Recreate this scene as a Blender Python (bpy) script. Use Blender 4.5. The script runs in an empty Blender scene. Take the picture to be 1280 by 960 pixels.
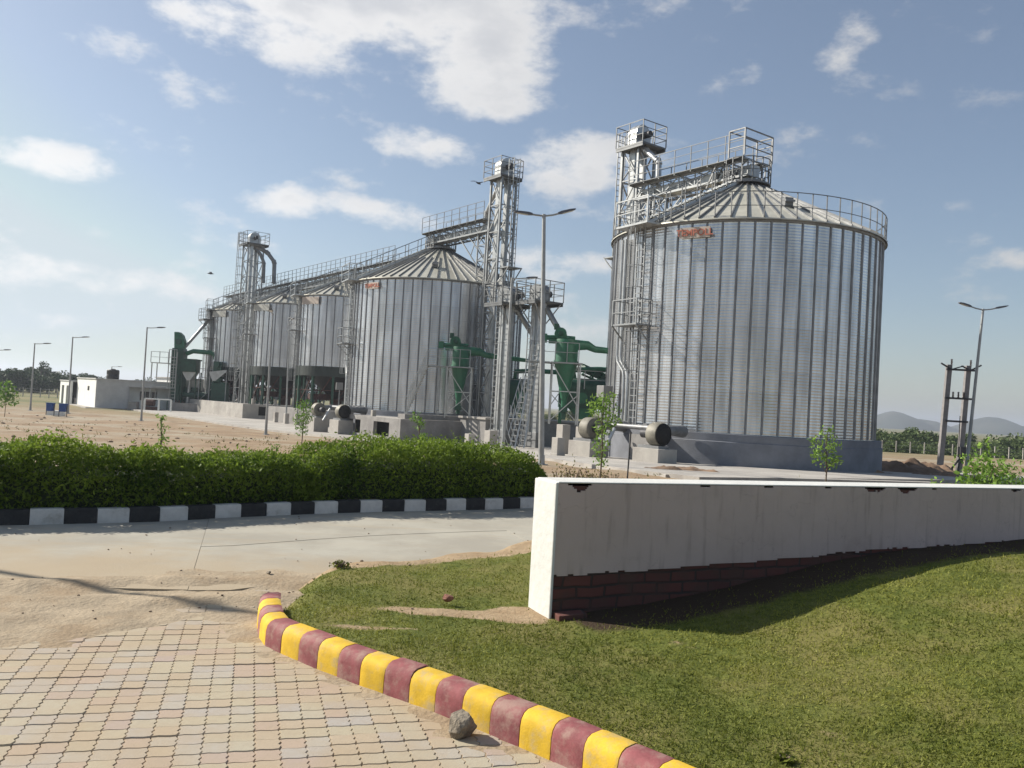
import bpy, math, random
import numpy as np
from mathutils import Vector, Matrix, noise
random.seed(7); RNG = np.random.default_rng(7)
R = math.radians
scene = bpy.context.scene
col = scene.collection

# ------------------------------------------------------------------ camera
F, EYE, PITCH, ROLL = 1050.0, 1.6, R(1.45), R(3.2)
cam_d = bpy.data.cameras.new('camera'); cam = bpy.data.objects.new('camera', cam_d); col.objects.link(cam)
cam_d.sensor_width = 36; cam_d.lens = 36 * F / 1280; cam_d.clip_end = 9000; cam_d.clip_start = .05
_f = Vector((0, math.cos(PITCH), math.sin(PITCH))); _r0 = Vector((1, 0, 0)); _u0 = _r0.cross(_f)
_r = _r0 * math.cos(ROLL) + _u0 * math.sin(ROLL); _u = _u0 * math.cos(ROLL) - _r0 * math.sin(ROLL)
m = Matrix((( _r.x, _u.x, -_f.x, 0), (_r.y, _u.y, -_f.y, 0), (_r.z, _u.z, -_f.z, EYE), (0, 0, 0, 1)))
cam.matrix_world = m
scene.camera = cam

# ------------------------------------------------------------------ light
SUN_AZ, SUN_EL = R(-70), R(34)          # azimuth from +Y towards +X
sun_dir = Vector((math.sin(SUN_AZ) * math.cos(SUN_EL), math.cos(SUN_AZ) * math.cos(SUN_EL), math.sin(SUN_EL)))
sd = bpy.data.lights.new('sun', 'SUN'); sd.energy = 4.3; sd.angle = R(.53); sd.color = (1, .93, .82)
sun = bpy.data.objects.new('sun', sd); col.objects.link(sun)
sun.rotation_euler = sun_dir.to_track_quat('Z', 'Y').to_euler(); sun.location = (0, 0, 60)
scene.view_settings.view_transform = 'Standard'; scene.view_settings.look = 'None'
scene.view_settings.exposure = 0.85; scene.view_settings.gamma = 1; scene.view_settings.use_curve_mapping = False
scene.render.engine = 'CYCLES'
SKY = 0.066

def ray(px, py):
    d = _r * ((px - 640) / F) + _u * ((480 - py) / F) + _f
    return d / d.y
def at(px, py, Y):
    """world point at depth Y on the ray of a photo pixel"""
    return Vector((0, 0, EYE)) + ray(px, py) * Y
def sstep(a, b, x):
    t = min(1, max(0, (x - a) / (b - a))); return t * t * (3 - 2 * t)
def gz(X, Y):
    """ground level: flat near the road, falling about a metre towards the far yard"""
    return -1.0 * sstep(12, 62, Y) if Y < 62 else -1.0
def ground_at(px, py):
    Y = 20
    for _ in range(30):
        d = ray(px, py); Y = .5 * Y + .5 * min(400, (gz(0, Y) - EYE) / min(-1e-3, d.z))
    return at(px, py, Y)

# ------------------------------------------------------------------ world: sky with clouds
w = bpy.data.worlds.new('World'); scene.world = w; w.use_nodes = True
nt = w.node_tree; nt.nodes.clear()
def N(nt, t, **k):
    n = nt.nodes.new(t)
    for a, b in k.items(): setattr(n, a, b)
    return n
def MATH(nt, op, a, b=None, c=None, clamp=False):
    n = nt.nodes.new('ShaderNodeMath'); n.operation = op; n.use_clamp = clamp
    for i, v in enumerate((a, b, c)):
        if v is None: continue
        if isinstance(v, (int, float)): n.inputs[i].default_value = v
        else: nt.links.new(v, n.inputs[i])
    return n.outputs[0]
def MIX(nt, fac, a, b, bt='MIX'):
    n = nt.nodes.new('ShaderNodeMix'); n.data_type = 'RGBA'; n.blend_type = bt
    for i, v in ((0, fac), (6, a), (7, b)):
        if isinstance(v, (int, float)): n.inputs[i].default_value = v
        elif isinstance(v, tuple): n.inputs[i].default_value = (*v, 1) if len(v) == 3 else v
        else: nt.links.new(v, n.inputs[i])
    return n.outputs[2]
def RANGE(nt, v, a, b, c=0., d=1., smooth=True):
    n = nt.nodes.new('ShaderNodeMapRange'); n.interpolation_type = 'SMOOTHSTEP' if smooth else 'LINEAR'
    nt.links.new(v, n.inputs[0])
    for i, x in enumerate((a, b, c, d)): n.inputs[i + 1].default_value = x
    return n.outputs[0]
out = N(nt, 'ShaderNodeOutputWorld'); bg = N(nt, 'ShaderNodeBackground'); bg.inputs[1].default_value = SKY
sky = N(nt, 'ShaderNodeTexSky', sky_type='NISHITA', sun_disc=False)
sky.sun_elevation = SUN_EL; sky.sun_rotation = SUN_AZ; sky.altitude = 200; sky.air_density = 1.0; sky.dust_density = 1.2; sky.ozone_density = 1.0
tc = N(nt, 'ShaderNodeTexCoord'); sep = N(nt, 'ShaderNodeSeparateXYZ'); nt.links.new(tc.outputs['Generated'], sep.inputs[0])
az = MATH(nt, 'ARCTAN2', sep.outputs[0], sep.outputs[1]); el = MATH(nt, 'ARCSINE', sep.outputs[2])
nz = N(nt, 'ShaderNodeTexNoise'); nz.inputs['Scale'].default_value = 9; nz.inputs['Detail'].default_value = 9; nz.inputs['Roughness'].default_value = .62
mp = N(nt, 'ShaderNodeMapping'); mp.inputs['Scale'].default_value = (1, 1, 1.9); nt.links.new(tc.outputs['Generated'], mp.inputs[0]); nt.links.new(mp.outputs[0], nz.inputs[0])
CLOUDS = [  # photo px of centre, half sizes, density
    (450, -5, 270, 80, 1.25), (570, 60, 130, 68, 1.15), (330, 40, 130, 40, .95), (600, 118, 90, 34, .75), (540, 185, 85, 26, .75), (710, 200, 95, 40, .85),
    (60, 200, 85, 24, .75), (350, 252, 62, 26, .85), (470, 268, 110, 20, .6), (700, 330, 100, 22, .45), 
    (1052, 62, 42, 50, .6), (1100, 172, 46, 18, .45), (1205, 285, 40, 30, .5), (1270, 322, 45, 16, .5), (100, 345, 160, 18, .3), (330, 310, 90, 10, .2),
    (-300, 120, 220, 60, .8), (1600, 60, 160, 50, .7), (1900, 260, 160, 40, .6), (700, -250, 350, 90, .9)]
acc = None
for cx, cy, rx, ry, dn in CLOUDS:
    d = ray(cx, cy).normalized(); a0 = math.atan2(d.x, d.y); e0 = math.asin(d.z)
    ra = rx / F; re = ry / F
    u = MATH(nt, 'MULTIPLY', MATH(nt, 'SUBTRACT', az, a0), 1 / ra); v0 = MATH(nt, 'SUBTRACT', el, e0)
    v = MATH(nt, 'MULTIPLY', MATH(nt, 'ADD', v0, MATH(nt, 'MULTIPLY', MATH(nt, 'SUBTRACT', az, a0), .05)), 1 / re)
    r2 = MATH(nt, 'SUBTRACT', 1.0, MATH(nt, 'ADD', MATH(nt, 'MULTIPLY', u, u), MATH(nt, 'MULTIPLY', v, v)))
    r2 = MATH(nt, 'MULTIPLY', MATH(nt, 'MAXIMUM', r2, -1.0), dn)
    acc = r2 if acc is None else MATH(nt, 'MAXIMUM', acc, r2)
nn = MATH(nt, 'MULTIPLY', MATH(nt, 'SUBTRACT', nz.outputs[0], .5), 3.7)
dens = MATH(nt, 'ADD', acc, nn)
mask = RANGE(nt, dens, -.02, .85)
nz2 = N(nt, 'ShaderNodeTexNoise'); nz2.inputs['Scale'].default_value = 9; nz2.inputs['Detail'].default_value = 5; nt.links.new(mp.outputs[0], nz2.inputs[0])
core = MATH(nt, 'MULTIPLY', RANGE(nt, dens, .55, 1.9), RANGE(nt, nz2.outputs[0], .38, .62, .35, 1.0))
cc = MIX(nt, core, (7.8, 7.7, 7.6), (5.6, 5.7, 6.0))
cc = MIX(nt, RANGE(nt, nz2.outputs[0], .45, .8, 0, .6), cc, (6.2, 6.2, 6.3))
azr = RANGE(nt, az, -.6, .6, 1.12, .72, False)
vm = N(nt, 'ShaderNodeVectorMath', operation='SCALE'); nt.links.new(cc, vm.inputs[0]); nt.links.new(azr, vm.inputs[3])
skc = MIX(nt, 1.0, sky.outputs[0], (5.4, 6.3, 6.8), 'DARKEN')
veil = MIX(nt, RANGE(nt, az, -.8, .8, 0, 1, False), (4.2, 4.6, 4.7), (2.7, 3.0, 3.6))
skc = MIX(nt, .16, skc, veil)
fin = MIX(nt, MATH(nt, 'MULTIPLY', mask, .9), skc, vm.outputs[0])
nt.links.new(fin, bg.inputs[0]); nt.links.new(bg.outputs[0], out.inputs[0])

# ------------------------------------------------------------------ tagging helpers
def tag(o, label=None, cat=None, group=None, kind=None):
    if label: o['label'] = label
    if cat: o['category'] = cat
    if group: o['group'] = group
    if kind: o['kind'] = kind
    return o
def empty(name, loc, rz=0, label=None, cat=None, group=None):
    o = bpy.data.objects.new(name, None); col.objects.link(o); o.location = loc; o.rotation_euler = (0, 0, rz)
    o.empty_display_size = .3
    return tag(o, label, cat, group)
def copy_tree(o, parent=None):
    c = o.copy(); col.objects.link(c)
    if parent is not None: c.parent = parent
    for ch in [x for x in list(bpy.data.objects) if x.parent == o]: copy_tree(ch, c)
    return c

class MB:
    def __init__(s): s.v = []; s.f = []; s.mi = []; s.cur = 0
    def add(s, vs, fs):
        n = len(s.v); s.v += [tuple(x) for x in vs]; s.f += [tuple(i + n for i in f) for f in fs]; s.mi += [s.cur] * len(fs); return s
    def box(s, x0, x1, y0, y1, z0, z1):
        return s.add([(x0, y0, z0), (x1, y0, z0), (x1, y1, z0), (x0, y1, z0), (x0, y0, z1), (x1, y0, z1), (x1, y1, z1), (x0, y1, z1)],
                     [(0, 3, 2, 1), (4, 5, 6, 7), (0, 1, 5, 4), (1, 2, 6, 5), (2, 3, 7, 6), (3, 0, 4, 7)])
    def rod(s, a, b, w, h=None, up=(0, 0, 1)):
        a = Vector(a); b = Vector(b); h = h or w; d = (b - a).normalized(); up = Vector(up)
        if abs(d.dot(up)) > .95: up = Vector((1, 0, 0))
        x = d.cross(up).normalized() * (w / 2); y = x.cross(d).normalized() * (h / 2)
        vs = [p + q for p in (a, b) for q in (-x - y, x - y, x + y, -x + y)]
        return s.add(vs, [(3, 2, 1, 0), (4, 5, 6, 7), (0, 1, 5, 4), (1, 2, 6, 5), (2, 3, 7, 6), (3, 0, 4, 7)])
    def tube(s, pts, r, n=10, cap=True, r2=None):
        pts = [Vector(p) for p in pts]; L = len(pts); vs = []; fs = []; x = None
        for i, p in enumerate(pts):
            d = (pts[min(i + 1, L - 1)] - pts[max(i - 1, 0)]).normalized()
            if x is None:
                x = d.cross(Vector((0, 0, 1)) if abs(d.z) < .9 else Vector((1, 0, 0))).normalized()
            x = (x - d * x.dot(d)).normalized(); y = d.cross(x)
            rr = r if r2 is None else r + (r2 - r) * i / (L - 1)
            vs += [p + (x * math.cos(2 * math.pi * k / n) + y * math.sin(2 * math.pi * k / n)) * rr for k in range(n)]
        for i in range(L - 1):
            for k in range(n): fs.append((i * n + k, i * n + (k + 1) % n, (i + 1) * n + (k + 1) % n, (i + 1) * n + k))
        if cap: fs += [tuple(range(n - 1, -1, -1)), tuple(range((L - 1) * n, L * n))]
        return s.add(vs, fs)
    def lathe(s, prof, n=24, c=(0, 0, 0), a0=0, a1=2 * math.pi, cap=True):
        full = abs(a1 - a0 - 2 * math.pi) < 1e-6; m_ = n if full else n + 1; vs = []; fs = []
        for r, z in prof:
            for k in range(m_):
                a = a0 + (a1 - a0) * k / n; vs.append((c[0] + r * math.cos(a), c[1] + r * math.sin(a), c[2] + z))
        for i in range(len(prof) - 1):
            for k in range(n):
                q = (k + 1) % m_; fs.append((i * m_ + k, i * m_ + q, (i + 1) * m_ + q, (i + 1) * m_ + k))
        if cap and full:
            fs += [tuple(range(m_ - 1, -1, -1)), tuple(range((len(prof) - 1) * m_, len(prof) * m_))]
        return s.add(vs, fs)
    def prism(s, pts, a, b, axis='z'):
        n = len(pts)
        mk = {'z': lambda p, h: (p[0], p[1], h), 'y': lambda p, h: (p[0], h, p[1]), 'x': lambda p, h: (h, p[0], p[1])}[axis]
        vs = [mk(p, a) for p in pts] + [mk(p, b) for p in pts]
        return s.add(vs, [tuple(range(n - 1, -1, -1)), tuple(range(n, 2 * n))] + [(i, (i + 1) % n, n + (i + 1) % n, n + i) for i in range(n)])
    def build(s, name, mat, parent=None, smooth=None, bevel=0, loc=None):
        me = bpy.data.meshes.new(name); me.from_pydata(s.v, [], s.f); me.update()
        mats = mat if isinstance(mat, (list, tuple)) else [mat]
        for q in mats: me.materials.append(q)
        if len(mats) > 1: me.polygons.foreach_set('material_index', s.mi)
        if smooth is not None:
            me.shade_smooth(); me.set_sharp_from_angle(angle=R(smooth))
        o = bpy.data.objects.new(name, me); col.objects.link(o)
        if parent is not None: o.parent = parent
        if loc is not None: o.location = loc
        if bevel:
            b = o.modifiers.new('bevel', 'BEVEL'); b.width = bevel; b.segments = 2; b.limit_method = 'ANGLE'
        return o

# ------------------------------------------------------------------ materials
MATS = {}
def mat(name, base, rough=.8, metal=0., var=.12, scale=3., bump=.0, bscale=40., second=None, sscale=None, spec=None, sthr=(.45, .65), coord='Object'):
    if name in MATS: return MATS[name]
    mt = bpy.data.materials.new(name); mt.use_nodes = True; t = mt.node_tree; b = t.nodes['Principled BSDF']
    tc = N(t, 'ShaderNodeTexCoord'); cv = tc.outputs[coord]
    n1 = N(t, 'ShaderNodeTexNoise'); n1.inputs['Scale'].default_value = scale; n1.inputs['Detail'].default_value = 6; n1.inputs['Roughness'].default_value = .65
    t.links.new(cv, n1.inputs[0])
    c = MIX(t, RANGE(t, n1.outputs[0], .3, .7), tuple(x * (1 - var) for x in base), tuple(min(1, x * (1 + var)) for x in base))
    if second:
        n2 = N(t, 'ShaderNodeTexNoise'); n2.inputs['Scale'].default_value = sscale or scale * .4; n2.inputs['Detail'].default_value = 8; n2.inputs['Roughness'].default_value = .7
        t.links.new(cv, n2.inputs[0]); c = MIX(t, RANGE(t, n2.outputs[0], *sthr), c, second)
    t.links.new(c, b.inputs['Base Color']); b.inputs['Roughness'].default_value = rough; b.inputs['Metallic'].default_value = metal
    if spec is not None: b.inputs['Specular IOR Level'].default_value = spec
    if bump:
        n3 = N(t, 'ShaderNodeTexNoise'); n3.inputs['Scale'].default_value = bscale; n3.inputs['Detail'].default_value = 6; t.links.new(cv, n3.inputs[0])
        bp = N(t, 'ShaderNodeBump'); bp.inputs['Strength'].default_value = bump; bp.inputs['Distance'].default_value = .02
        t.links.new(n3.outputs[0], bp.inputs['Height']); t.links.new(bp.outputs[0], b.inputs['Normal'])
    MATS[name] = mt; return mt
galv = mat('galvanised steel', (.27, .28, .285), .42, .6, .2, 2)
galvd = mat('weathered steel', (.2, .205, .21), .55, .5, .25, 2)
galvl = mat('bright galvanised steel', (.42, .43, .43), .35, .65, .15, 3)
stiffm = mat('stiffener steel', (.19, .195, .205), .45, .5, .25, 1.5)  # same galvanised steel as the sheets, its shaded look put into the colour
roofm = mat('roof sheet', (.50, .485, .41), .42, .2, .12, 1.2)
green = mat('green machine paint', (.016, .115, .06), .5, .0, .3, 3, second=(.03, .07, .045), sscale=1.5, sthr=(.5, .75))
dgreen = mat('dark green machine paint', (.009, .055, .034), .5, .0, .3, 3)
conc = mat('concrete', (.25, .24, .23), .9, 0, .16, 1.2, .25, 25, second=(.19, .18, .175), sscale=.9)
concl = mat('pale concrete', (.37, .35, .32), .9, 0, .14, .8, .25, 25, second=(.28, .26, .24), sscale=.5)
plinthm = mat('blue grey painted concrete', (.17, .18, .205), .85, 0, .15, 1.2, .2, 20)
polem = mat('galvanised lamp post', (.33, .34, .34), .5, .5, .15, 3)
headm = mat('lamp head casing', (.12, .12, .13), .5, .3, .1, 4)
lensm = mat('lamp lens', (.5, .5, .48), .2, 0, .05, 4)
black = mat('black plastic', (.015, .015, .017), .5, 0, .2, 3)
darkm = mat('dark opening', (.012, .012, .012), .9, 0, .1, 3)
whitew = mat('white painted wall', (.72, .73, .70), .85, 0, .06, 1.5, .1, 20)
greyw = mat('grey wall surface', (.5, .5, .49), .85, 0, .08, 1.5)  # grey base for the front wall and the roofs
redb = mat('red brown door paint', (.11, .035, .025), .6, 0, .2, 2)
bluem = mat('blue plastic', (.015, .07, .26), .5, 0, .1, 2)
railm = mat('railing steel', (.13, .135, .14), .5, .5, .2, 2)  # dark base stands in for the railings' side turned from the sun
signp = mat('pale sign plate', (.36, .36, .33), .6, 0, .1, 2)
signm = mat('sign plate', (.42, .36, .31), .6, 0, .08, 3)
orange = mat('sign lettering', (.42, .13, .08), .6, 0, .08, 3)
bark = mat('bark', (.12, .09, .065), .9, 0, .25, 12, .5, 60)
rust = mat('rust brown steel', (.06, .025, .02), .8, 0, .35, 3)
polec = mat('concrete pole', (.2, .19, .19), .9, 0, .15, 4)
ironm = mat('dark iron', (.05, .05, .055), .6, .5, .15, 4)

def wall_sheet():
    mt = bpy.data.materials.new('corrugated wall sheet'); mt.use_nodes = True; t = mt.node_tree; b = t.nodes['Principled BSDF']
    at_ = N(t, 'ShaderNodeAttribute', attribute_name='tone'); tc = N(t, 'ShaderNodeTexCoord'); sp = N(t, 'ShaderNodeSeparateXYZ'); t.links.new(tc.outputs['Object'], sp.inputs[0])
    n1 = N(t, 'ShaderNodeTexNoise'); n1.inputs['Scale'].default_value = 1.3; n1.inputs['Detail'].default_value = 7
    mpp = N(t, 'ShaderNodeMapping'); mpp.inputs['Scale'].default_value = (1, 1, .25); t.links.new(tc.outputs['Object'], mpp.inputs[0]); t.links.new(mpp.outputs[0], n1.inputs[0])
    v = MATH(t, 'ADD', RANGE(t, n1.outputs[0], .3, .7, .85, 1.12), MATH(t, 'MULTIPLY', MATH(t, 'SUBTRACT', at_.outputs['Fac'], .5), .12))
    n2 = N(t, 'ShaderNodeTexNoise'); n2.inputs['Scale'].default_value = 5; n2.inputs['Detail'].default_value = 5
    mp2 = N(t, 'ShaderNodeMapping'); mp2.inputs['Scale'].default_value = (1, 1, .06); t.links.new(tc.outputs['Object'], mp2.inputs[0]); t.links.new(mp2.outputs[0], n2.inputs[0])
    v = MATH(t, 'MULTIPLY', v, RANGE(t, n2.outputs[0], .35, .65, .82, 1.08))
    fr = MATH(t, 'FRACT', MATH(t, 'DIVIDE', sp.outputs[2], .845)); v = MATH(t, 'MULTIPLY', v, RANGE(t, fr, .0, .035, .72, 1.0))
    # fine crests of the corrugation
    wv = MATH(t, 'SINE', MATH(t, 'MULTIPLY', sp.outputs[2], 2 * math.pi / .115))
    vm = N(t, 'ShaderNodeVectorMath', operation='SCALE'); vm.inputs[0].default_value = (.58, .59, .60); t.links.new(v, vm.inputs[3])
    t.links.new(vm.outputs[0], b.inputs['Base Color']); b.inputs['Metallic'].default_value = .72; b.inputs['Roughness'].default_value = .17
    bp = N(t, 'ShaderNodeBump'); bp.inputs['Strength'].default_value = .22; bp.inputs['Distance'].default_value = .01
    t.links.new(wv, bp.inputs['Height']); t.links.new(bp.outputs[0], b.inputs['Normal'])
    return mt
wallm = wall_sheet()

def leafmat(name, a, b_, trans=.25, rough=.55):
    mt = bpy.data.materials.new(name); mt.use_nodes = True; t = mt.node_tree; b = t.nodes['Principled BSDF']; o = t.nodes['Material Output']
    at_ = N(t, 'ShaderNodeAttribute', attribute_name='tone')
    c = MIX(t, at_.outputs['Fac'], a, b_); t.links.new(c, b.inputs['Base Color']); b.inputs['Roughness'].default_value = rough; b.inputs['Specular IOR Level'].default_value = .15
    tr = N(t, 'ShaderNodeBsdfTranslucent'); t.links.new(c, tr.inputs[0]); mx = N(t, 'ShaderNodeMixShader'); mx.inputs[0].default_value = trans
    t.links.new(b.outputs[0], mx.inputs[1]); t.links.new(tr.outputs[0], mx.inputs[2]); t.links.new(mx.outputs[0], o.inputs[0])
    return mt
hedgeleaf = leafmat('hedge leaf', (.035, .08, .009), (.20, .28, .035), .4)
treeleaf = leafmat('young tree leaf', (.10, .20, .03), (.26, .40, .08), .35)
farleaf = leafmat('far tree leaf', (.022, .045, .018), (.06, .10, .035), .1)
farleaf2 = leafmat('scrub leaf', (.045, .075, .025), (.13, .17, .06), .15)
grassm = leafmat('grass blade', (.095, .12, .018), (.265, .27, .055), .3)
dryleaf = leafmat('weed leaf', (.09, .10, .03), (.26, .22, .08), .2)

def quads(name, P, size, mt, parent=None, aspect=2.2, tone=None, smooth=False, up=0., tri=False):
    """many leaf faces: P Nx3 centres, size scalar or N"""
    n = len(P); P = np.asarray(P, float); size = np.broadcast_to(size, n).astype(float)
    d = RNG.normal(size=(n, 3)); d[:, 2] += up; d /= np.linalg.norm(d, axis=1, keepdims=True)
    e = RNG.normal(size=(n, 3)); e -= d * (e * d).sum(1, keepdims=True); e /= np.linalg.norm(e, axis=1, keepdims=True)
    L = (size * .5)[:, None]; W = L / aspect
    if tri: V = np.stack([P - e * W, P + e * W, P + d * L * 2], 1); k = 3
    else: V = np.stack([P - d * L, P + e * W - d * L * .1, P + d * L, P - e * W - d * L * .1], 1); k = 4
    me = bpy.data.meshes.new(name); me.vertices.add(n * k); me.vertices.foreach_set('co', V.reshape(-1))
    me.loops.add(n * k); me.loops.foreach_set('vertex_index', np.arange(n * k, dtype=np.int32))
    me.polygons.add(n); me.polygons.foreach_set('loop_start', np.arange(0, n * k, k, dtype=np.int32))
    a = me.attributes.new('tone', 'FLOAT', 'FACE'); tn = RNG.random(n) if tone is None else tone
    a.data.foreach_set('value', np.clip(tn, 0, 1).astype(np.float32)); me.update(calc_edges=True); me.materials.append(mt)
    o = bpy.data.objects.new(name, me); col.objects.link(o)
    if parent is not None: o.parent = parent
    return o
def grid_mesh(name, xs, ys, zf, mt, keep=None, tag_kind='structure'):
    nx, ny = len(xs), len(ys); vs = [(x, y, zf(x, y)) for y in ys for x in xs]; fs = []
    for j in range(ny - 1):
        for i in range(nx - 1):
            if keep is None or keep((xs[i] + xs[i + 1]) / 2, (ys[j] + ys[j + 1]) / 2):
                fs.append((j * nx + i, j * nx + i + 1, (j + 1) * nx + i + 1, (j + 1) * nx + i))
    me = bpy.data.meshes.new(name); me.from_pydata(vs, [], fs); me.update(); me.shade_smooth(); me.materials.append(mt)
    o = bpy.data.objects.new(name, me); col.objects.link(o); o['kind'] = tag_kind; return o
def fbm(x, y, s=1., o=4): return noise.fractal(Vector((x * s, y * s, 3.7)), 1.0, 2.0, o)

# ------------------------------------------------------------------ yard frame
C1 = (10.4, 37.8)                       # centre of the near silo
def yard(t, s): return (C1[0] - .6 * t - .8 * s, C1[1] + .8 * t - .6 * s)
RZ = math.atan2(-.6, -.8)               # local x = s (towards the road), local y = -t
def yempty(name, t, s, z, label, cat, group=None, rz=0):
    x, y = yard(t, s); return empty(name, (x, y, z), RZ + rz, label, cat, group)
def to_yard(X, Y):
    dx, dy = X - C1[0], Y - C1[1]; return (-.6 * dx + .8 * dy, -.8 * dx - .6 * dy)

# ================================================================== GROUND
def dirtmat(name, spots=True):
    mt = bpy.data.materials.new(name); mt.use_nodes = True; t = mt.node_tree; b = t.nodes['Principled BSDF']; b.inputs['Roughness'].default_value = .95; b.inputs['Specular IOR Level'].default_value = .2
    tc = N(t, 'ShaderNodeTexCoord'); P = tc.outputs['Object']; sp = N(t, 'ShaderNodeSeparateXYZ'); t.links.new(P, sp.inputs[0])
    def nz(sc, det=8, ro=.65):
        n = N(t, 'ShaderNodeTexNoise'); n.inputs['Scale'].default_value = sc; n.inputs['Detail'].default_value = det; n.inputs['Roughness'].default_value = ro; t.links.new(P, n.inputs[0]); return n.outputs[0]
    a = MIX(t, RANGE(t, nz(.5), .35, .65), (.235, .165, .105), (.31, .23, .15))
    a = MIX(t, RANGE(t, nz(.18), .45, .62), a, (.33, .285, .215))
    a = MIX(t, MATH(t, 'MULTIPLY', RANGE(t, nz(9), .56, .66), .55), a, (.16, .11, .07))
    # dry and green field far out
    far = RANGE(t, MATH(t, 'ADD', sp.outputs[1], MATH(t, 'MULTIPLY', nz(.05), 30.)), 78, 112)
    fld = MIX(t, RANGE(t, nz(.06), .4, .6), (.115, .125, .05), (.21, .18, .09)); a = MIX(t, far, a, fld)
    t.links.new(a, b.inputs['Base Color'])
    bp = N(t, 'ShaderNodeBump'); bp.inputs['Strength'].default_value = .7; bp.inputs['Distance'].default_value = .06; t.links.new(nz(6), bp.inputs['Height']); t.links.new(bp.outputs[0], b.inputs['Normal'])
    return mt
dirt = dirtmat('dusty earth')
def spaced(*segs):
    v = []
    for a, b, st in segs: v += list(np.arange(a, b, st))
    return [float(x) for x in v] + [float(segs[-1][1])]
xs = spaced((-3500, -300, 400), (-300, -60, 20), (-60, 60, 1.0), (60, 300, 20), (300, 3500, 400))
ys = spaced((-300, -20, 40), (-20, 10, 5), (10, 90, .8), (90, 300, 15), (300, 4500, 400))
def tz(x, y):
    z = gz(x, y)
    if y > 13.2 and y < 95 and abs(x) < 60: 
        t_, s_ = to_yard(x, y)
        k = 1 if s_ > 12 or t_ < -9 else .15
        z += k * (.07 * fbm(x, y, .35) + .03 * fbm(x, y, 1.3)) * sstep(13.2, 17, y)
    z -= 1.25 * sstep(84, 104, y) * sstep(15, 40, x)
    if y < 13: z -= .10
    return z
g = grid_mesh('ground', xs, ys, tz, dirt)

# road, sand, lawn area near the camera ----------------------------------------------------
KERB2 = [(-14, 5.9), (-10, 7.1), (-7.4, 8.05), (-5.17, 9.2), (-4.1, 9.88), (-3.36, 10.56), (-2.57, 11.22), (-1.72, 11.83), (-.92, 12.31), (-.14, 12.83), (.4, 13.25), (2.2, 14.0), (5, 14.8), (9, 15.6), (14, 16.4)]
def seg_dist(p, poly):
    best = 1e9
    for (ax, ay), (bx, by) in zip(poly, poly[1:]):
        dx, dy = bx - ax, by - ay; q = ((p[0] - ax) * dx + (p[1] - ay) * dy) / (dx * dx + dy * dy); q = min(1, max(0, q))
        d = math.hypot(p[0] - ax - q * dx, p[1] - ay - q * dy)
        if d < abs(best):
            best = d if (dx * (p[1] - ay) - dy * (p[0] - ax)) >= 0 else -d     # + on the left side
    return best
KERB1 = [(-1.72, 6.04), (-1.705, 5.97), (-1.635, 5.73), (-1.548, 5.48), (-1.462, 5.315), (-1.347, 5.2), (-1.21, 5.075), (-1.075, 4.955), (-.93, 4.83), (-.67, 4.625), (-.392, 4.415), (-.081, 4.155), (.251, 3.86), (.62, 3.49), (1.2, 2.86), (2.2, 1.75), (3.2, .5)]
LAWN_EDGE = [(-1.72, 6.04), (-1.78, 6.65), (-1.8, 7.2), (-1.68, 7.95), (-1.28, 8.2), (-.81, 8.55), (-.26, 8.95), (.26, 9.35), (3, 10.8), (8, 13.2), (16, 17)]
WD = Vector((4.82, 2.24)).normalized(); W0 = Vector((.365, 6.02))
def lawn_h(x, y):
    k = (x - W0.x) * WD.x + (y - W0.y) * WD.y
    h = .10 + .42 * sstep(-.1, 3.9, k) + .10 * sstep(3, 7, k)
    return h + .012 * fbm(x, y, 2.2) + .02 * fbm(x, y, .6)
def lawn_inside(x, y):
    return min(seg_dist((x, y), KERB1), -seg_dist((x, y), LAWN_EDGE)) if True else 0
def lawn_d(x, y):
    a = seg_dist((x, y), KERB1); b = -seg_dist((x, y), LAWN_EDGE); return a, b
def in_lawn(x, y):
    # polygon test
    P = KERB1 + [(30, .4), (30, 23)] + LAWN_EDGE[::-1]; c = False; j = len(P) - 1
    for i in range(len(P)):
        if (P[i][1] > y) != (P[j][1] > y) and x < (P[j][0] - P[i][0]) * (y - P[i][1]) / (P[j][1] - P[i][1]) + P[i][0]: c = not c
        j = i
    return c
def lawn_z(x, y):
    ins = in_lawn(x, y); dk = abs(seg_dist((x, y), KERB1)); de = abs(seg_dist((x, y), LAWN_EDGE))
    if not ins: return -.05
    r = sstep(0, .09, dk) * sstep(0, .5 + .25 * fbm(x, y, 1.5), de)
    z = -.05 + (lawn_h(x, y) + .05) * r
    return z
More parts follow.
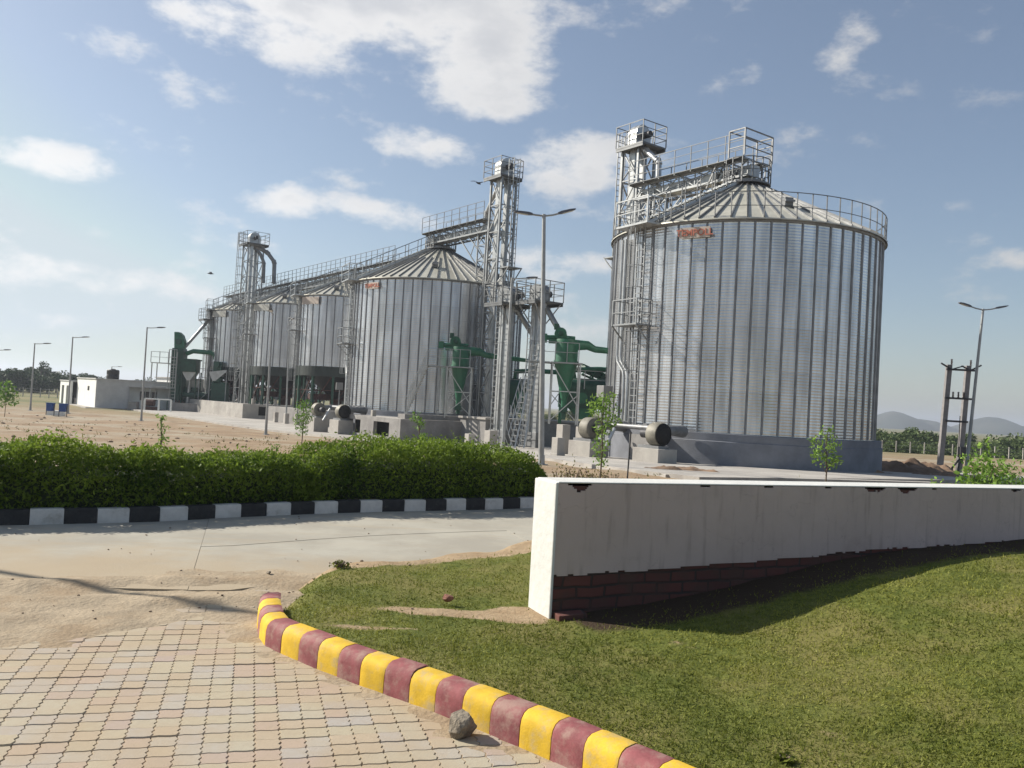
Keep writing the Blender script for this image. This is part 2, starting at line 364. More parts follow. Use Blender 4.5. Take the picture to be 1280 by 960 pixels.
def lawnmat():
    mt = bpy.data.materials.new('lawn soil and turf'); mt.use_nodes = True; t = mt.node_tree; b = t.nodes['Principled BSDF']; b.inputs['Roughness'].default_value = .95; b.inputs['Specular IOR Level'].default_value = .15
    tc = N(t, 'ShaderNodeTexCoord'); P = tc.outputs['Object']
    def nz(sc, det=8, ro=.65):
        n = N(t, 'ShaderNodeTexNoise'); n.inputs['Scale'].default_value = sc; n.inputs['Detail'].default_value = det; n.inputs['Roughness'].default_value = ro; t.links.new(P, n.inputs[0]); return n.outputs[0]
    gr = MIX(t, RANGE(t, nz(14), .35, .65), (.075, .095, .018), (.14, .155, .036))
    gr = MIX(t, RANGE(t, nz(1.4), .42, .66), gr, (.18, .165, .055))
    sand = MIX(t, RANGE(t, nz(5), .35, .65), (.30, .215, .13), (.39, .295, .19))
    at_ = N(t, 'ShaderNodeAttribute', attribute_name='cover')
    f = RANGE(t, MATH(t, 'ADD', at_.outputs['Fac'], MATH(t, 'MULTIPLY', MATH(t, 'SUBTRACT', nz(6), .5), .9)), .35, .62)
    c = MIX(t, f, sand, gr); shade_at = N(t, 'ShaderNodeAttribute', attribute_name='shaded_soil'); c = MIX(t, RANGE(t, MATH(t, 'ADD', shade_at.outputs['Fac'], MATH(t, 'MULTIPLY', MATH(t, 'SUBTRACT', nz(5), .5), .6)), .3, .6), c, (.055, .038, .025)); t.links.new(c, b.inputs['Base Color'])  # dark soil colour carries part of the wall's shadow
    bp = N(t, 'ShaderNodeBump'); bp.inputs['Strength'].default_value = .8; bp.inputs['Distance'].default_value = .03; t.links.new(nz(30), bp.inputs['Height']); t.links.new(bp.outputs[0], b.inputs['Normal'])
    return mt
def cover(x, y):
    """how grassy the lawn is at a point, 0..1"""
    de = abs(seg_dist((x, y), LAWN_EDGE)); dk = abs(seg_dist((x, y), KERB1))
    k_ = sstep(6.9, 7.8, y); c = sstep(.02 + .4 * k_, .12 + 1.0 * k_, de + .25 * fbm(x, y, 1.3)) if y > 6.2 else 1
    if x > .6 and y > 8: c = min(c, 1)
    def spot(cx, cy, rx, ry, s): return s * max(0, 1 - ((x - cx) / rx) ** 2 - ((y - cy) / ry) ** 2)
    c -= spot(-.4, 6.02, .65, .17, 1.0) + spot(.12, 6.05, .32, .3, 1.2) + spot(-.9, 5.5, .5, .08, .6)
    c -= .35 * max(0, fbm(x, y, 1.6) - .12) + .5 * max(0, fbm(x + 9, y, 4.) - .3)
    c -= .4 * (1 - sstep(.05, .18, dk))
    return max(0, min(1, c))
lx = spaced((-2.2, 5.5, .055), (5.5, 16, .3)); ly = spaced((1.0, 10.5, .055), (10.5, 18, .3))
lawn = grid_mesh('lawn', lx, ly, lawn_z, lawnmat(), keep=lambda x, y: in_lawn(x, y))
me = lawn.data; a = me.attributes.new('cover', 'FLOAT', 'POINT')
a.data.foreach_set('value', np.array([cover(v.co.x, v.co.y) for v in me.vertices], np.float32))
def shaded_soil(x, y):  # bare soil by the wall, coloured extra dark to deepen the wall's shadow
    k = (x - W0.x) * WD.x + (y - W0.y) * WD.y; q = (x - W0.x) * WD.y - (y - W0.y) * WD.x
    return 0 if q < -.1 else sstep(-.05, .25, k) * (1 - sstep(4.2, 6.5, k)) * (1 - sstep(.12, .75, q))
a = me.attributes.new('shaded_soil', 'FLOAT', 'POINT'); a.data.foreach_set('value', np.array([shaded_soil(v.co.x, v.co.y) for v in me.vertices], np.float32))
# grass blades
pts = []; tn = []
cand = 0
while len(pts) < 150000 and cand < 900000:
    cand += 1
    u = random.random(); y = 2.6 + 6.6 * u ** 1.15; x = random.uniform(-2, 5.6)
    if x > .66 * y + .4 or x < -.3 * y: continue
    if random.random() > 9.0 / (y * y) * 1.3: continue
    if not in_lawn(x, y): continue
    dk = abs(seg_dist((x, y), KERB1))
    if dk < .085: continue
    # wall footprint
    k = (x - W0.x) * WD.x + (y - W0.y) * WD.y; q = -(x - W0.x) * WD.y + (y - W0.y) * WD.x
    if k > -.02 and -.02 < q < .38: continue
    c = cover(x, y) * (1 - .85 * shaded_soil(x, y))
    if random.random() > c ** 1.5 * (.75 + .5 * fbm(x, y, 5)): continue
    pts.append((x, y, lawn_z(x, y))); tn.append(.45 + .55 * fbm(x, y, 1.2) + random.uniform(-.3, .3))
P = np.array(pts); sz = RNG.uniform(.009, .025, len(P)) * (1 + (P[:, 1] > 5) * .15)
gr = quads('grass', P, sz, grassm, aspect=3.0, tone=np.array(tn), up=1.0, tri=True)
tag(gr, 'short patchy green lawn grass growing between kerb and painted wall', 'grass', kind='stuff')

# sand sheet between the paving and the road
def roadline(x):      # Y where the concrete road starts
    return 7.05 + .25 * max(-2.5, x + 3) + .35 * fbm(x, 2, .9)
PAV = lambda x: max(4.8, 5.06 + .8 * (x + 2.97)) + .1 * fbm(x, 7, 1.4)
def sand_z(x, y):
    n = .012 * fbm(x, y, 1.7) + .010 * fbm(x, y, 6)
    # tyre ruts
    n += .02 * math.sin((y * 1.0 - x * .35) * 9 + 2 * fbm(x, y, .8)) * sstep(5.8, 6.3, y) * (1 - sstep(6.9, 7.3, y))
    up = sstep(PAV(x) - .35, PAV(x) + .25, y) * (1 - sstep(roadline(x) - .4, roadline(x) + .5, y))
    dk = abs(seg_dist((x, y), KERB1)); near = .010 * (1 - sstep(.02, .3, dk)) * sstep(3.0, 4.8, y)
    cov = .004 * sstep(-.1, .6, fbm(x + 4, y, .7) + .25 * near / .016)
    return -.0035 + .021 * up + n * (.35 + .65 * up) + near + cov
sandm = mat('sand', (.33, .268, .19), .95, 0, .16, 3, .6, 30, second=(.29, .22, .145), sscale=1.6, spec=.2)
grid_mesh('sand', spaced((-14, -7, .4), (-7, 3, .06)), spaced((.5, 2.5, .2), (2.5, 8.3, .05)), sand_z, sandm)

def roadmat():
    mt = bpy.data.materials.new('concrete road'); mt.use_nodes = True; t = mt.node_tree; b = t.nodes['Principled BSDF']; b.inputs['Roughness'].default_value = .9; b.inputs['Specular IOR Level'].default_value = .25
    tc = N(t, 'ShaderNodeTexCoord'); P = tc.outputs['Object']
    def nz(sc, det=8, ro=.65, st=None):
        n = N(t, 'ShaderNodeTexNoise'); n.inputs['Scale'].default_value = sc; n.inputs['Detail'].default_value = det; n.inputs['Roughness'].default_value = ro
        if st:
            m_ = N(t, 'ShaderNodeMapping'); m_.inputs['Scale'].default_value = st; m_.inputs['Rotation'].default_value = (0, 0, R(-33)); t.links.new(P, m_.inputs[0]); t.links.new(m_.outputs[0], n.inputs[0])
        else: t.links.new(P, n.inputs[0])
        return n.outputs[0]
    c = MIX(t, RANGE(t, nz(.9), .35, .65), (.31, .29, .245), (.385, .365, .31))
    c = MIX(t, MATH(t, 'MULTIPLY', RANGE(t, nz(2.2, st=(.25, 2.5, 1)), .5, .68), .35), c, (.36, .29, .2))
    sp = N(t, 'ShaderNodeSeparateXYZ'); t.links.new(P, sp.inputs[0])
    near = MATH(t, 'SUBTRACT', 1.0, RANGE(t, MATH(t, 'ADD', sp.outputs[1], MATH(t, 'MULTIPLY', MATH(t, 'SUBTRACT', nz(1.3), .5), 3.2)), 7.0, 8.9))
    c = MIX(t, MATH(t, 'MULTIPLY', near, .8), c, (.36, .285, .19))
    c = MIX(t, MATH(t, 'MULTIPLY', RANGE(t, nz(26), .63, .7), .5), c, (.22, .18, .14))
    t.links.new(c, b.inputs['Base Color'])
    bp = N(t, 'ShaderNodeBump'); bp.inputs['Strength'].default_value = .35; bp.inputs['Distance'].default_value = .01; t.links.new(nz(45), bp.inputs['Height']); t.links.new(bp.outputs[0], b.inputs['Normal'])
    return mt
rb = MB(); rm = roadmat()
def keyline(a, b, k): return [(a[i][0] + (b[i][0] - a[i][0]) * k, a[i][1] + (b[i][1] - a[i][1]) * k) for i in range(len(a))]
K2o = KERB2
NEAR2 = [(-14, 5.5), (-9, 5.9), (-7.2, 6.0), (-5.5, 6.3), (-3.6, 6.5), (-2.2, 6.7), (-1.0, 7.9), (.2, 8.7), (1.6, 9.3), (3, 9.9), (6, 11), (10, 12.8), (15, 14.6)]
# slabs with open joints
def lerp_poly(poly, n):
    L = [0]
    for p, q in zip(poly, poly[1:]): L.append(L[-1] + math.hypot(q[0] - p[0], q[1] - p[1]))
    res = []
    for i in range(n + 1):
        d = L[-1] * i / n
        for j in range(len(L) - 1):
            if d <= L[j + 1] + 1e-9:
                q = (d - L[j]) / (L[j + 1] - L[j]); res.append((poly[j][0] + (poly[j + 1][0] - poly[j][0]) * q, poly[j][1] + (poly[j + 1][1] - poly[j][1]) * q)); break
    return res
NA = lerp_poly(KERB2, 96); NB = lerp_poly(NEAR2, 96)
rows = [0, .5, 1.0]
for r_ in range(2):
    k0, k1 = rows[r_] + (.0012 if r_ else 0), rows[r_ + 1] - (.0012 if r_ == 0 else 0)
    for sl in range(0, 96, 12):
        pts_a = []
        for i in range(sl, sl + 13):
            ii = i
            pa, pb = NA[ii], NB[ii]
            off = .002 if i == sl else (-.002 if i == sl + 12 else 0)
            pts_a.append((pa, pb, off))
        top = [(pa[0] + (pb[0] - pa[0]) * k0 + o_, pa[1] + (pb[1] - pa[1]) * k0) for pa, pb, o_ in pts_a]
        bot = [(pa[0] + (pb[0] - pa[0]) * k1 + o_, pa[1] + (pb[1] - pa[1]) * k1) for pa, pb, o_ in pts_a]
        for (p, q, r2, s2) in zip(top, top[1:], bot[1:], bot):
            pass
        n = len(top); ring = top + bot[::-1]
        z1 = .004 + .003 * ((sl // 12 + r_) % 2)
        vs = [(p[0], p[1], z1) for p in ring] + [(p[0], p[1], -.08) for p in ring]; m_ = len(ring)
        fs = [(i, i + 1, m_ - 2 - i, m_ - 1 - i) for i in range(n - 1)] + [(i, (i + 1) % m_, m_ + (i + 1) % m_, m_ + i) for i in range(m_)]
        rb.add(vs, [f[::-1] for f in fs])
tag(rb.build('road', rm), kind='structure')

# pavers --------------------------------------------------------------------
def pavers():
    th = R(17); c_, s_ = math.cos(th), math.sin(th)      # rows run along (c,-?)
    ax = Vector((c_, s_)); ay = Vector((-s_, c_))
    L, D, zg = .112, .112, .010; gap = .0017
    vs, fs, tone = [], [], []; zc_ = txc = tyc = 0; tone_c = .5
    org = Vector((-1.6, 4.6))
    for j in range(-38, 22):
        for i in range(-66, 34):
            cx = i * L + (L * .5 if False else 0); cy = j * D
            c = org + ax * cx + ay * cy
            if c.y > PAV(c.x) + .8 or c.y < 1.6 or c.x < -.95 * c.y - 1.2 or c.x > 2.6: continue
            dk = seg_dist((c.x, c.y), KERB1)
            if dk > .02: continue
            # zigzag outline (uni paver)
            if i % 2 == 0: zc_, txc, tyc, tone_c = random.gauss(0, .0014), random.gauss(0, .006), random.gauss(0, .006), random.random()
            hw, hd = L / 2 - gap * (1 if i % 2 else .8), D / 2 - gap
            top = [(-hw + zg, hd), (-hw * .5, hd + zg * .4), (0, hd), (hw * .5, hd - zg * .4), (hw - zg * 0, hd)]
            rgt = [(hw + zg, hd * .45), (hw - zg * .2, 0), (hw + zg, -hd * .45)]
            bot = [(hw, -hd), (hw * .5, -hd - zg * .4), (0, -hd), (-hw * .5, -hd + zg * .4), (-hw + zg * 0, -hd)]
            lft = [(-hw + zg, -hd * .45), (-hw - zg * .2, 0), (-hw + zg, hd * .45)]
            top[0] = (-hw, hd)
            loop = top + rgt + bot + lft
            n = len(loop); z = zc_; tx, ty = txc, tyc
            b0 = len(vs)
            for sc, zz in ((1.0, -.05), (1.0, -.006), (.0, 0)):
                for (x, y) in loop:
                    if sc == 0: x, y = x - math.copysign(.003, x), y - math.copysign(.003, y)
                    p = c + ax * x + ay * y; vs.append((p.x, p.y, zz + z + x * tx + y * ty))
            for q in range(n):
                fs.append((b0 + (q + 1) % n, b0 + q, b0 + n + q, b0 + n + (q + 1) % n)); fs.append((b0 + n + (q + 1) % n, b0 + n + q, b0 + 2 * n + q, b0 + 2 * n + (q + 1) % n))
            fs.append(tuple(b0 + 2 * n + q for q in range(n - 1, -1, -1)))
            tone += [tone_c if random.random() < .7 else random.random()] * (2 * n + 1)
    me = bpy.data.meshes.new('paving'); me.from_pydata(vs, [], [f[::-1] for f in fs]); me.update()
    a = me.attributes.new('tone', 'FLOAT', 'FACE'); a.data.foreach_set('value', np.array(tone, np.float32))
    mt = bpy.data.materials.new('concrete pavers'); mt.use_nodes = True; t = mt.node_tree; b = t.nodes['Principled BSDF']; b.inputs['Roughness'].default_value = .85; b.inputs['Specular IOR Level'].default_value = .3
    at_ = N(t, 'ShaderNodeAttribute', attribute_name='tone'); cr = N(t, 'ShaderNodeValToRGB'); cr.color_ramp.interpolation = 'CONSTANT'
    cols = [(0, (.40,.385,.31)), (.22, (.41,.345,.26)), (.42, (.385,.38,.35)), (.55, (.40,.31,.265)), (.68, (.36,.36,.36)), (.8, (.41,.385,.29)), (.92, (.37,.30,.29))]
    e = cr.color_ramp.elements
    e[0].position = 0; e[0].color = (*cols[0][1], 1); e[1].position = cols[1][0]; e[1].color = (*cols[1][1], 1)
    for p, c in cols[2:]:
        q = e.new(p); q.color = (*c, 1)
    t.links.new(at_.outputs['Fac'], cr.inputs[0])
    tc = N(t, 'ShaderNodeTexCoord')
    def nz(sc, det=8, ro=.65):
        n = N(t, 'ShaderNodeTexNoise'); n.inputs['Scale'].default_value = sc; n.inputs['Detail'].default_value = det; n.inputs['Roughness'].default_value = ro; t.links.new(tc.outputs['Object'], n.inputs[0]); return n.outputs[0]
    c = MIX(t, RANGE(t, nz(1.1), .35, .62, .35, .85), cr.outputs[0], (.37, .29, .195))
    c = MIX(t, RANGE(t, nz(25), .4, .7, 0, .35), c, (.33, .27, .2))
    t.links.new(c, b.inputs['Base Color'])
    bp = N(t, 'ShaderNodeBump'); bp.inputs['Strength'].default_value = .4; bp.inputs['Distance'].default_value = .004; t.links.new(nz(90), bp.inputs['Height']); t.links.new(bp.outputs[0], b.inputs['Normal'])
    me.materials.append(mt); o = bpy.data.objects.new('paving', me); col.objects.link(o); o.location.z = .006; o['kind'] = 'structure'
pavers()

# kerbs ---------------------------------------------------------------------
def sweep_kerb(name, poly, blk, prof, mats, start=0, zf=lambda x, y: 0, inset=.004, anchor=None, acol=0, jit=0.):
    phase = 0.
    L = [0]
    for p, q in zip(poly, poly[1:]): L.append(L[-1] + math.hypot(q[0] - p[0], q[1] - p[1]))
    def P(d):
        d = min(max(d, 0), L[-1] - 1e-6)
        for j in range(len(L) - 1):
            if d <= L[j + 1]:
                q = (d - L[j]) / (L[j + 1] - L[j]); return Vector((poly[j][0] + (poly[j + 1][0] - poly[j][0]) * q, poly[j][1] + (poly[j + 1][1] - poly[j][1]) * q))
    def T(d): return (P(d + .12) - P(d - .12)).normalized()
    if anchor:
        ds_ = np.linspace(0, L[-1], 4000); da = min(ds_, key=lambda q: (P(q) - Vector(anchor)).length); nb = int(da / blk[0]) + 1; phase = nb * blk[0] - da; start = (acol - nb) % 2
    mb = MB(); d = -phase; k = start
    while d < L[-1]:
        b_ = blk[k % len(blk)]; a0, a1 = max(0, d), min(L[-1], d + b_)
        if a1 > a0 + .03:
            n = 4; vs = []; m_ = len(prof)
            o1, o2 = random.gauss(0, jit), random.gauss(0, jit)
            offs = [a0 + .002, a0 + .012] + [a0 + (a1 - a0) * q / n for q in range(1, n)] + [a1 - .012, a1 - .002]
            for j, dd in enumerate(offs):
                c = P(dd); t = T(dd); nn = Vector((-t.y, t.x)); sh = inset if j in (0, len(offs) - 1) else 0
                for (x, z) in prof:
                    xx = x + sh * (1 if x < .05 else -1) + o1 * .5; zz = (z - (sh if z > .02 else 0)) + (o2 if z > .02 else 0)
                    p = c + nn * xx; vs.append((p.x, p.y, zf(c.x, c.y) + zz))
            fs = []
            for j in range(len(offs) - 1):
                for q in range(m_ - 1): fs.append((j * m_ + q, j * m_ + q + 1, (j + 1) * m_ + q + 1, (j + 1) * m_ + q))
            fs += [tuple(range(m_ - 1, -1, -1)), tuple(range((len(offs) - 1) * m_, len(offs) * m_))]
            mb.cur = k % len(mats); mb.add(vs, [f[::-1] for f in fs])
        d += b_; k += 1
    o = mb.build(name, mats, smooth=40); o['kind'] = 'structure'; return o
kyel = mat('yellow kerb paint', (.62, .40, .03), .75, 0, .14, 9, .1, 90, second=(.45, .34, .16), sscale=7, sthr=(.47, .70), spec=.3)
kred = mat('maroon kerb paint', (.24, .075, .08), .75, 0, .2, 9, .1, 90, second=(.31, .19, .16), sscale=7, sthr=(.44, .66), spec=.3)
kwht = mat('white kerb paint', (.50, .49, .46), .85, 0, .1, 8, .35, 40, second=(.33, .31, .27), sscale=5, sthr=(.52, .7))
kblk = mat('black kerb paint', (.02, .02, .02), .8, 0, .3, 8, .35, 40, second=(.09, .08, .07), sscale=6, sthr=(.55, .75))
prof1 = [(0, -.08), (.004, .10), (.012, .135), (.03, .158), (.06, .17), (.13, .172), (.15, .165), (.152, -.05)]
sweep_kerb('kerb', KERB1, [.189], prof1, [kyel, kred], inset=.0015, anchor=(-1.462, 5.315), acol=1, jit=.002)
prof2 = [(0, -.1), (.005, .15), (.02, .168), (.13, .168), (.145, .155), (.15, -.1)]
sweep_kerb('kerb', KERB2, [.335], prof2, [kwht, kblk], anchor=(-5.17, 9.2), acol=0, jit=.004)

# soil bed behind the black and white kerb
bed = MB(); K = lerp_poly(KERB2, 60); vs = []; fs = []
for i, p in enumerate(K):
    a_, b_ = K[max(i - 1, 0)], K[min(i + 1, 60)]; t_ = Vector((b_[0] - a_[0], b_[1] - a_[1])).normalized(); nn = Vector((-t_.y, t_.x))
    for q, zz in ((.14, .12), (.5, .15), (1.1, .14), (1.8, .05), (3.0, -.2)):
        vs.append((p[0] + nn.x * q, p[1] + nn.y * q, zz + .02 * fbm(p[0], q, 2)))
for i in range(60):
    for j in range(4): fs.append((i * 5 + j, (i + 1) * 5 + j, (i + 1) * 5 + j + 1, i * 5 + j + 1))
bed.add(vs, [f for f in fs]); tag(bed.build('soil', dirt, smooth=60), kind='structure')

# ================================================================== PAINTED WALL
def brickmat():
    mt = bpy.data.materials.new('rough brickwork'); mt.use_nodes = True; t = mt.node_tree; b = t.nodes['Principled BSDF']; b.inputs['Roughness'].default_value = .95
    tc = N(t, 'ShaderNodeTexCoord'); sp = N(t, 'ShaderNodeSeparateXYZ'); t.links.new(tc.outputs['Object'], sp.inputs[0]); cb = N(t, 'ShaderNodeCombineXYZ'); t.links.new(sp.outputs[0], cb.inputs[0]); t.links.new(sp.outputs[2], cb.inputs[1])
    br = N(t, 'ShaderNodeTexBrick'); nd = N(t, 'ShaderNodeTexNoise'); nd.inputs['Scale'].default_value = 4; t.links.new(tc.outputs['Object'], nd.inputs[0]); vd = N(t, 'ShaderNodeVectorMath', operation='MULTIPLY_ADD'); t.links.new(nd.outputs['Color'], vd.inputs[0]); vd.inputs[1].default_value = (.05, .05, 0); t.links.new(cb.outputs[0], vd.inputs[2]); t.links.new(vd.outputs[0], br.inputs[0]); br.inputs['Scale'].default_value = 1; br.inputs['Brick Width'].default_value = .235; br.inputs['Row Height'].default_value = .085; br.inputs['Mortar Size'].default_value = .011
    br.inputs['Color1'].default_value = (.13, .045, .035, 1); br.inputs['Color2'].default_value = (.09, .036, .03, 1); br.inputs['Mortar'].default_value = (.05, .035, .03, 1); br.inputs['Mortar Smooth'].default_value = .4
    n1 = N(t, 'ShaderNodeTexNoise'); n1.inputs['Scale'].default_value = 5; n1.inputs['Detail'].default_value = 8; t.links.new(tc.outputs['Object'], n1.inputs[0])
    c = MIX(t, RANGE(t, n1.outputs[0], .4, .65, 0, .85), br.outputs[0], (.085, .045, .035)); t.links.new(c, b.inputs['Base Color'])
    bp = N(t, 'ShaderNodeBump'); bp.inputs['Strength'].default_value = .9; bp.inputs['Distance'].default_value = .015; bp.invert = True; t.links.new(br.outputs['Fac'], bp.inputs['Height']); t.links.new(bp.outputs[0], b.inputs['Normal'])
    return mt
brick = brickmat()
plaster = mat('dusty white wall paint', (.50, .405, .375), .85, 0, .08, 2.2, .35, 14, second=(.39, .31, .28), sscale=1.1, sthr=(.45, .75))
def wear(mt, amt=.5):
    t = mt.node_tree; b = t.nodes['Principled BSDF']; l = b.inputs['Base Color'].links[0]; src = l.from_socket; tc_ = N(t, 'ShaderNodeTexCoord')
    m_ = N(t, 'ShaderNodeMapping'); m_.inputs['Scale'].default_value = (7, 7, .8); t.links.new(tc_.outputs['Object'], m_.inputs[0]); n_ = N(t, 'ShaderNodeTexNoise'); n_.inputs['Scale'].default_value = 2; n_.inputs['Detail'].default_value = 6; t.links.new(m_.outputs[0], n_.inputs[0])
    c = MIX(t, MATH(t, 'MULTIPLY', RANGE(t, n_.outputs[0], .52, .72), amt), src, (.27, .215, .185))
    v_ = N(t, 'ShaderNodeTexVoronoi'); v_.feature = 'DISTANCE_TO_EDGE'; v_.inputs['Scale'].default_value = 1.7; nn_ = N(t, 'ShaderNodeTexNoise'); nn_.inputs['Scale'].default_value = 3; nn_.inputs['Detail'].default_value = 6; t.links.new(tc_.outputs['Object'], nn_.inputs[0])
    va = N(t, 'ShaderNodeVectorMath', operation='MULTIPLY_ADD'); t.links.new(nn_.outputs['Color'], va.inputs[0]); va.inputs[1].default_value = (.5, .5, .5); t.links.new(tc_.outputs['Object'], va.inputs[2]); t.links.new(va.outputs[0], v_.inputs[0])
    cr_ = MATH(t, 'SUBTRACT', 1.0, RANGE(t, v_.outputs[0], .0, .004)); c = MIX(t, MATH(t, 'MULTIPLY', cr_, .35), c, (.2, .16, .14)); t.links.new(c, b.inputs['Base Color'])
wear(plaster, .45)
plasterw = mat('paler white wall paint', (.58, .585, .56), .8, 0, .05, 3, .3, 18)  # paler white on the end, coping and rear faces
TH = .34; ZT = 1.072; WL = 10.5
wall = empty('boundary_wall', (W0.x, W0.y, 0), math.atan2(WD.y, WD.x), 'low white painted boundary wall with chipped top edge and bare brick foot on the lawn', 'wall')
MB().box(.012, WL, .014, TH - .014, -.1, ZT - .03).build('brick_core', brick, wall)
def paint_line(k): return .405 + .05 * sstep(0, 2, k) + .075 * sstep(1.8, 3.6, k) + .03 * sstep(3.6, 5, k)
cs = .0125; nk = int(WL / cs); nzc = int((ZT - .2) / cs); vs = []; fs = []; z0 = ZT - nzc * cs
CH = [(.19, .25, .03), (.13, .1, .015), (1.35, .2, .012), (1.95, .12, .012), (3.15, .26, .03), (3.55, .28, .035), (3.9, .1, .01), (5.0, .25, .028), (5.55, .2, .022), (2.6, .08, .01), (6.4, .2, .02)]
def keepc(k, z):
    if z < paint_line(k) + .012 * fbm(k, 0, 3.) + .007 * fbm(k, 5, 14): return False
    top = ZT - .012
    for c, w_, d in CH:
        if abs(k - c) < w_ * .5 and z > top - d * (1 - (2 * (k - c) / w_) ** 2) * (1.2 + 1.5 * fbm(k, z, 9)): return False
    return True
xsw = [i * cs for i in range(nk + 1)]
idx = {}
def vid(i, j):
    if (i, j) not in idx:
        x, z = i * cs, z0 + j * cs; idx[(i, j)] = len(vs)
        vs.append((x, .002 * fbm(x, z, 1.5) + .003, min(z, ZT - .012)))
    return idx[(i, j)]
for i in range(nk):
    for j in range(nzc - 1):
        if keepc(i * cs + cs / 2, z0 + j * cs + cs / 2): fs.append((vid(i, j), vid(i + 1, j), vid(i + 1, j + 1), vid(i, j + 1)))
pm = bpy.data.meshes.new('plaster_face'); pm.from_pydata(vs, [], fs); pm.materials.append(plaster); po = bpy.data.objects.new('plaster_face', pm); col.objects.link(po); po.parent = wall
so = po.modifiers.new('thickness', 'SOLIDIFY'); so.thickness = .013; so.offset = -1
MB().box(-.012, .0115, -.002, TH, -.08, ZT - .004).build('end_face', plasterw, wall, bevel=.009)
capm = MB(); capm.box(.0125, WL, .004, TH, ZT - .011, ZT); capm.build('coping', plasterw, wall, bevel=.005)
MB().box(.0125, WL, TH - .0135, TH, -.08, ZT - .0115).build('rear_face', plasterw, wall)

def rock(name, loc, r, mt, label, cat, seed, flat=.8, rz=0):
    bm_v = []; n = 10; random.seed(seed); mb = MB(); prof = []
    import bmesh
    bm = bmesh.new(); bmesh.ops.create_icosphere(bm, subdivisions=3, radius=1)
    planes = [(Vector((random.gauss(0, 1), random.gauss(0, 1), random.gauss(0, 1))).normalized(), random.uniform(.6, .85)) for _ in range(11)]
    for v in bm.verts:
        p = v.co.copy()
        for nn, d in planes:
            e = p.dot(nn) - d
            if e > 0: p -= nn * e
        p *= 1 + .10 * noise.noise(p * 3 + Vector((seed, 0, 0))) + .05 * noise.noise(p * 9)
        v.co = Vector((p.x * r, p.y * r * .85, p.z * r * flat))
    me = bpy.data.meshes.new(name); bm.to_mesh(me); bm.free(); me.materials.append(mt)
    me.shade_smooth(); me.set_sharp_from_angle(angle=R(28))
    o = bpy.data.objects.new(name, me); col.objects.link(o); o.location = loc; o.rotation_euler = (0, 0, rz); return tag(o, label, cat)
stonem = mat('grey brown stone', (.20, .17, .13), .9, 0, .35, 22, .9, 45)
redst = mat('red stone', (.20, .085, .06), .9, 0, .3, 22, .8, 45)
p = at(578, 910, 4.06); rock('stone', (p.x, p.y, .062), .082, stonem, 'rough grey brown stone lying against the yellow and maroon kerb', 'stone', 5, .95)
p = at(560, 753, 6.25); rock('stone', (p.x, p.y, .15), .045, redst, 'small reddish brick fragment lying in the lawn', 'stone', 8, .8)
p = at(336, 717, 7.35); rock('stone', (p.x, p.y, .03), .022, stonem, 'tiny dark pebble on the concrete road', 'stone', 11, .7)
# loose brick at wall foot
lb = MB(); lb.box(-.11, .11, -.05, .05, -.035, .035)
o = lb.build('brick', brick, bevel=.006); q = W0 + WD * .13 - Vector((-WD.y, WD.x)) * .06; o.location = (q.x, q.y, .115); o.rotation_euler = (.06, -.05, .35)
tag(o, 'loose brick on the ground at the foot of the wall corner', 'brick')

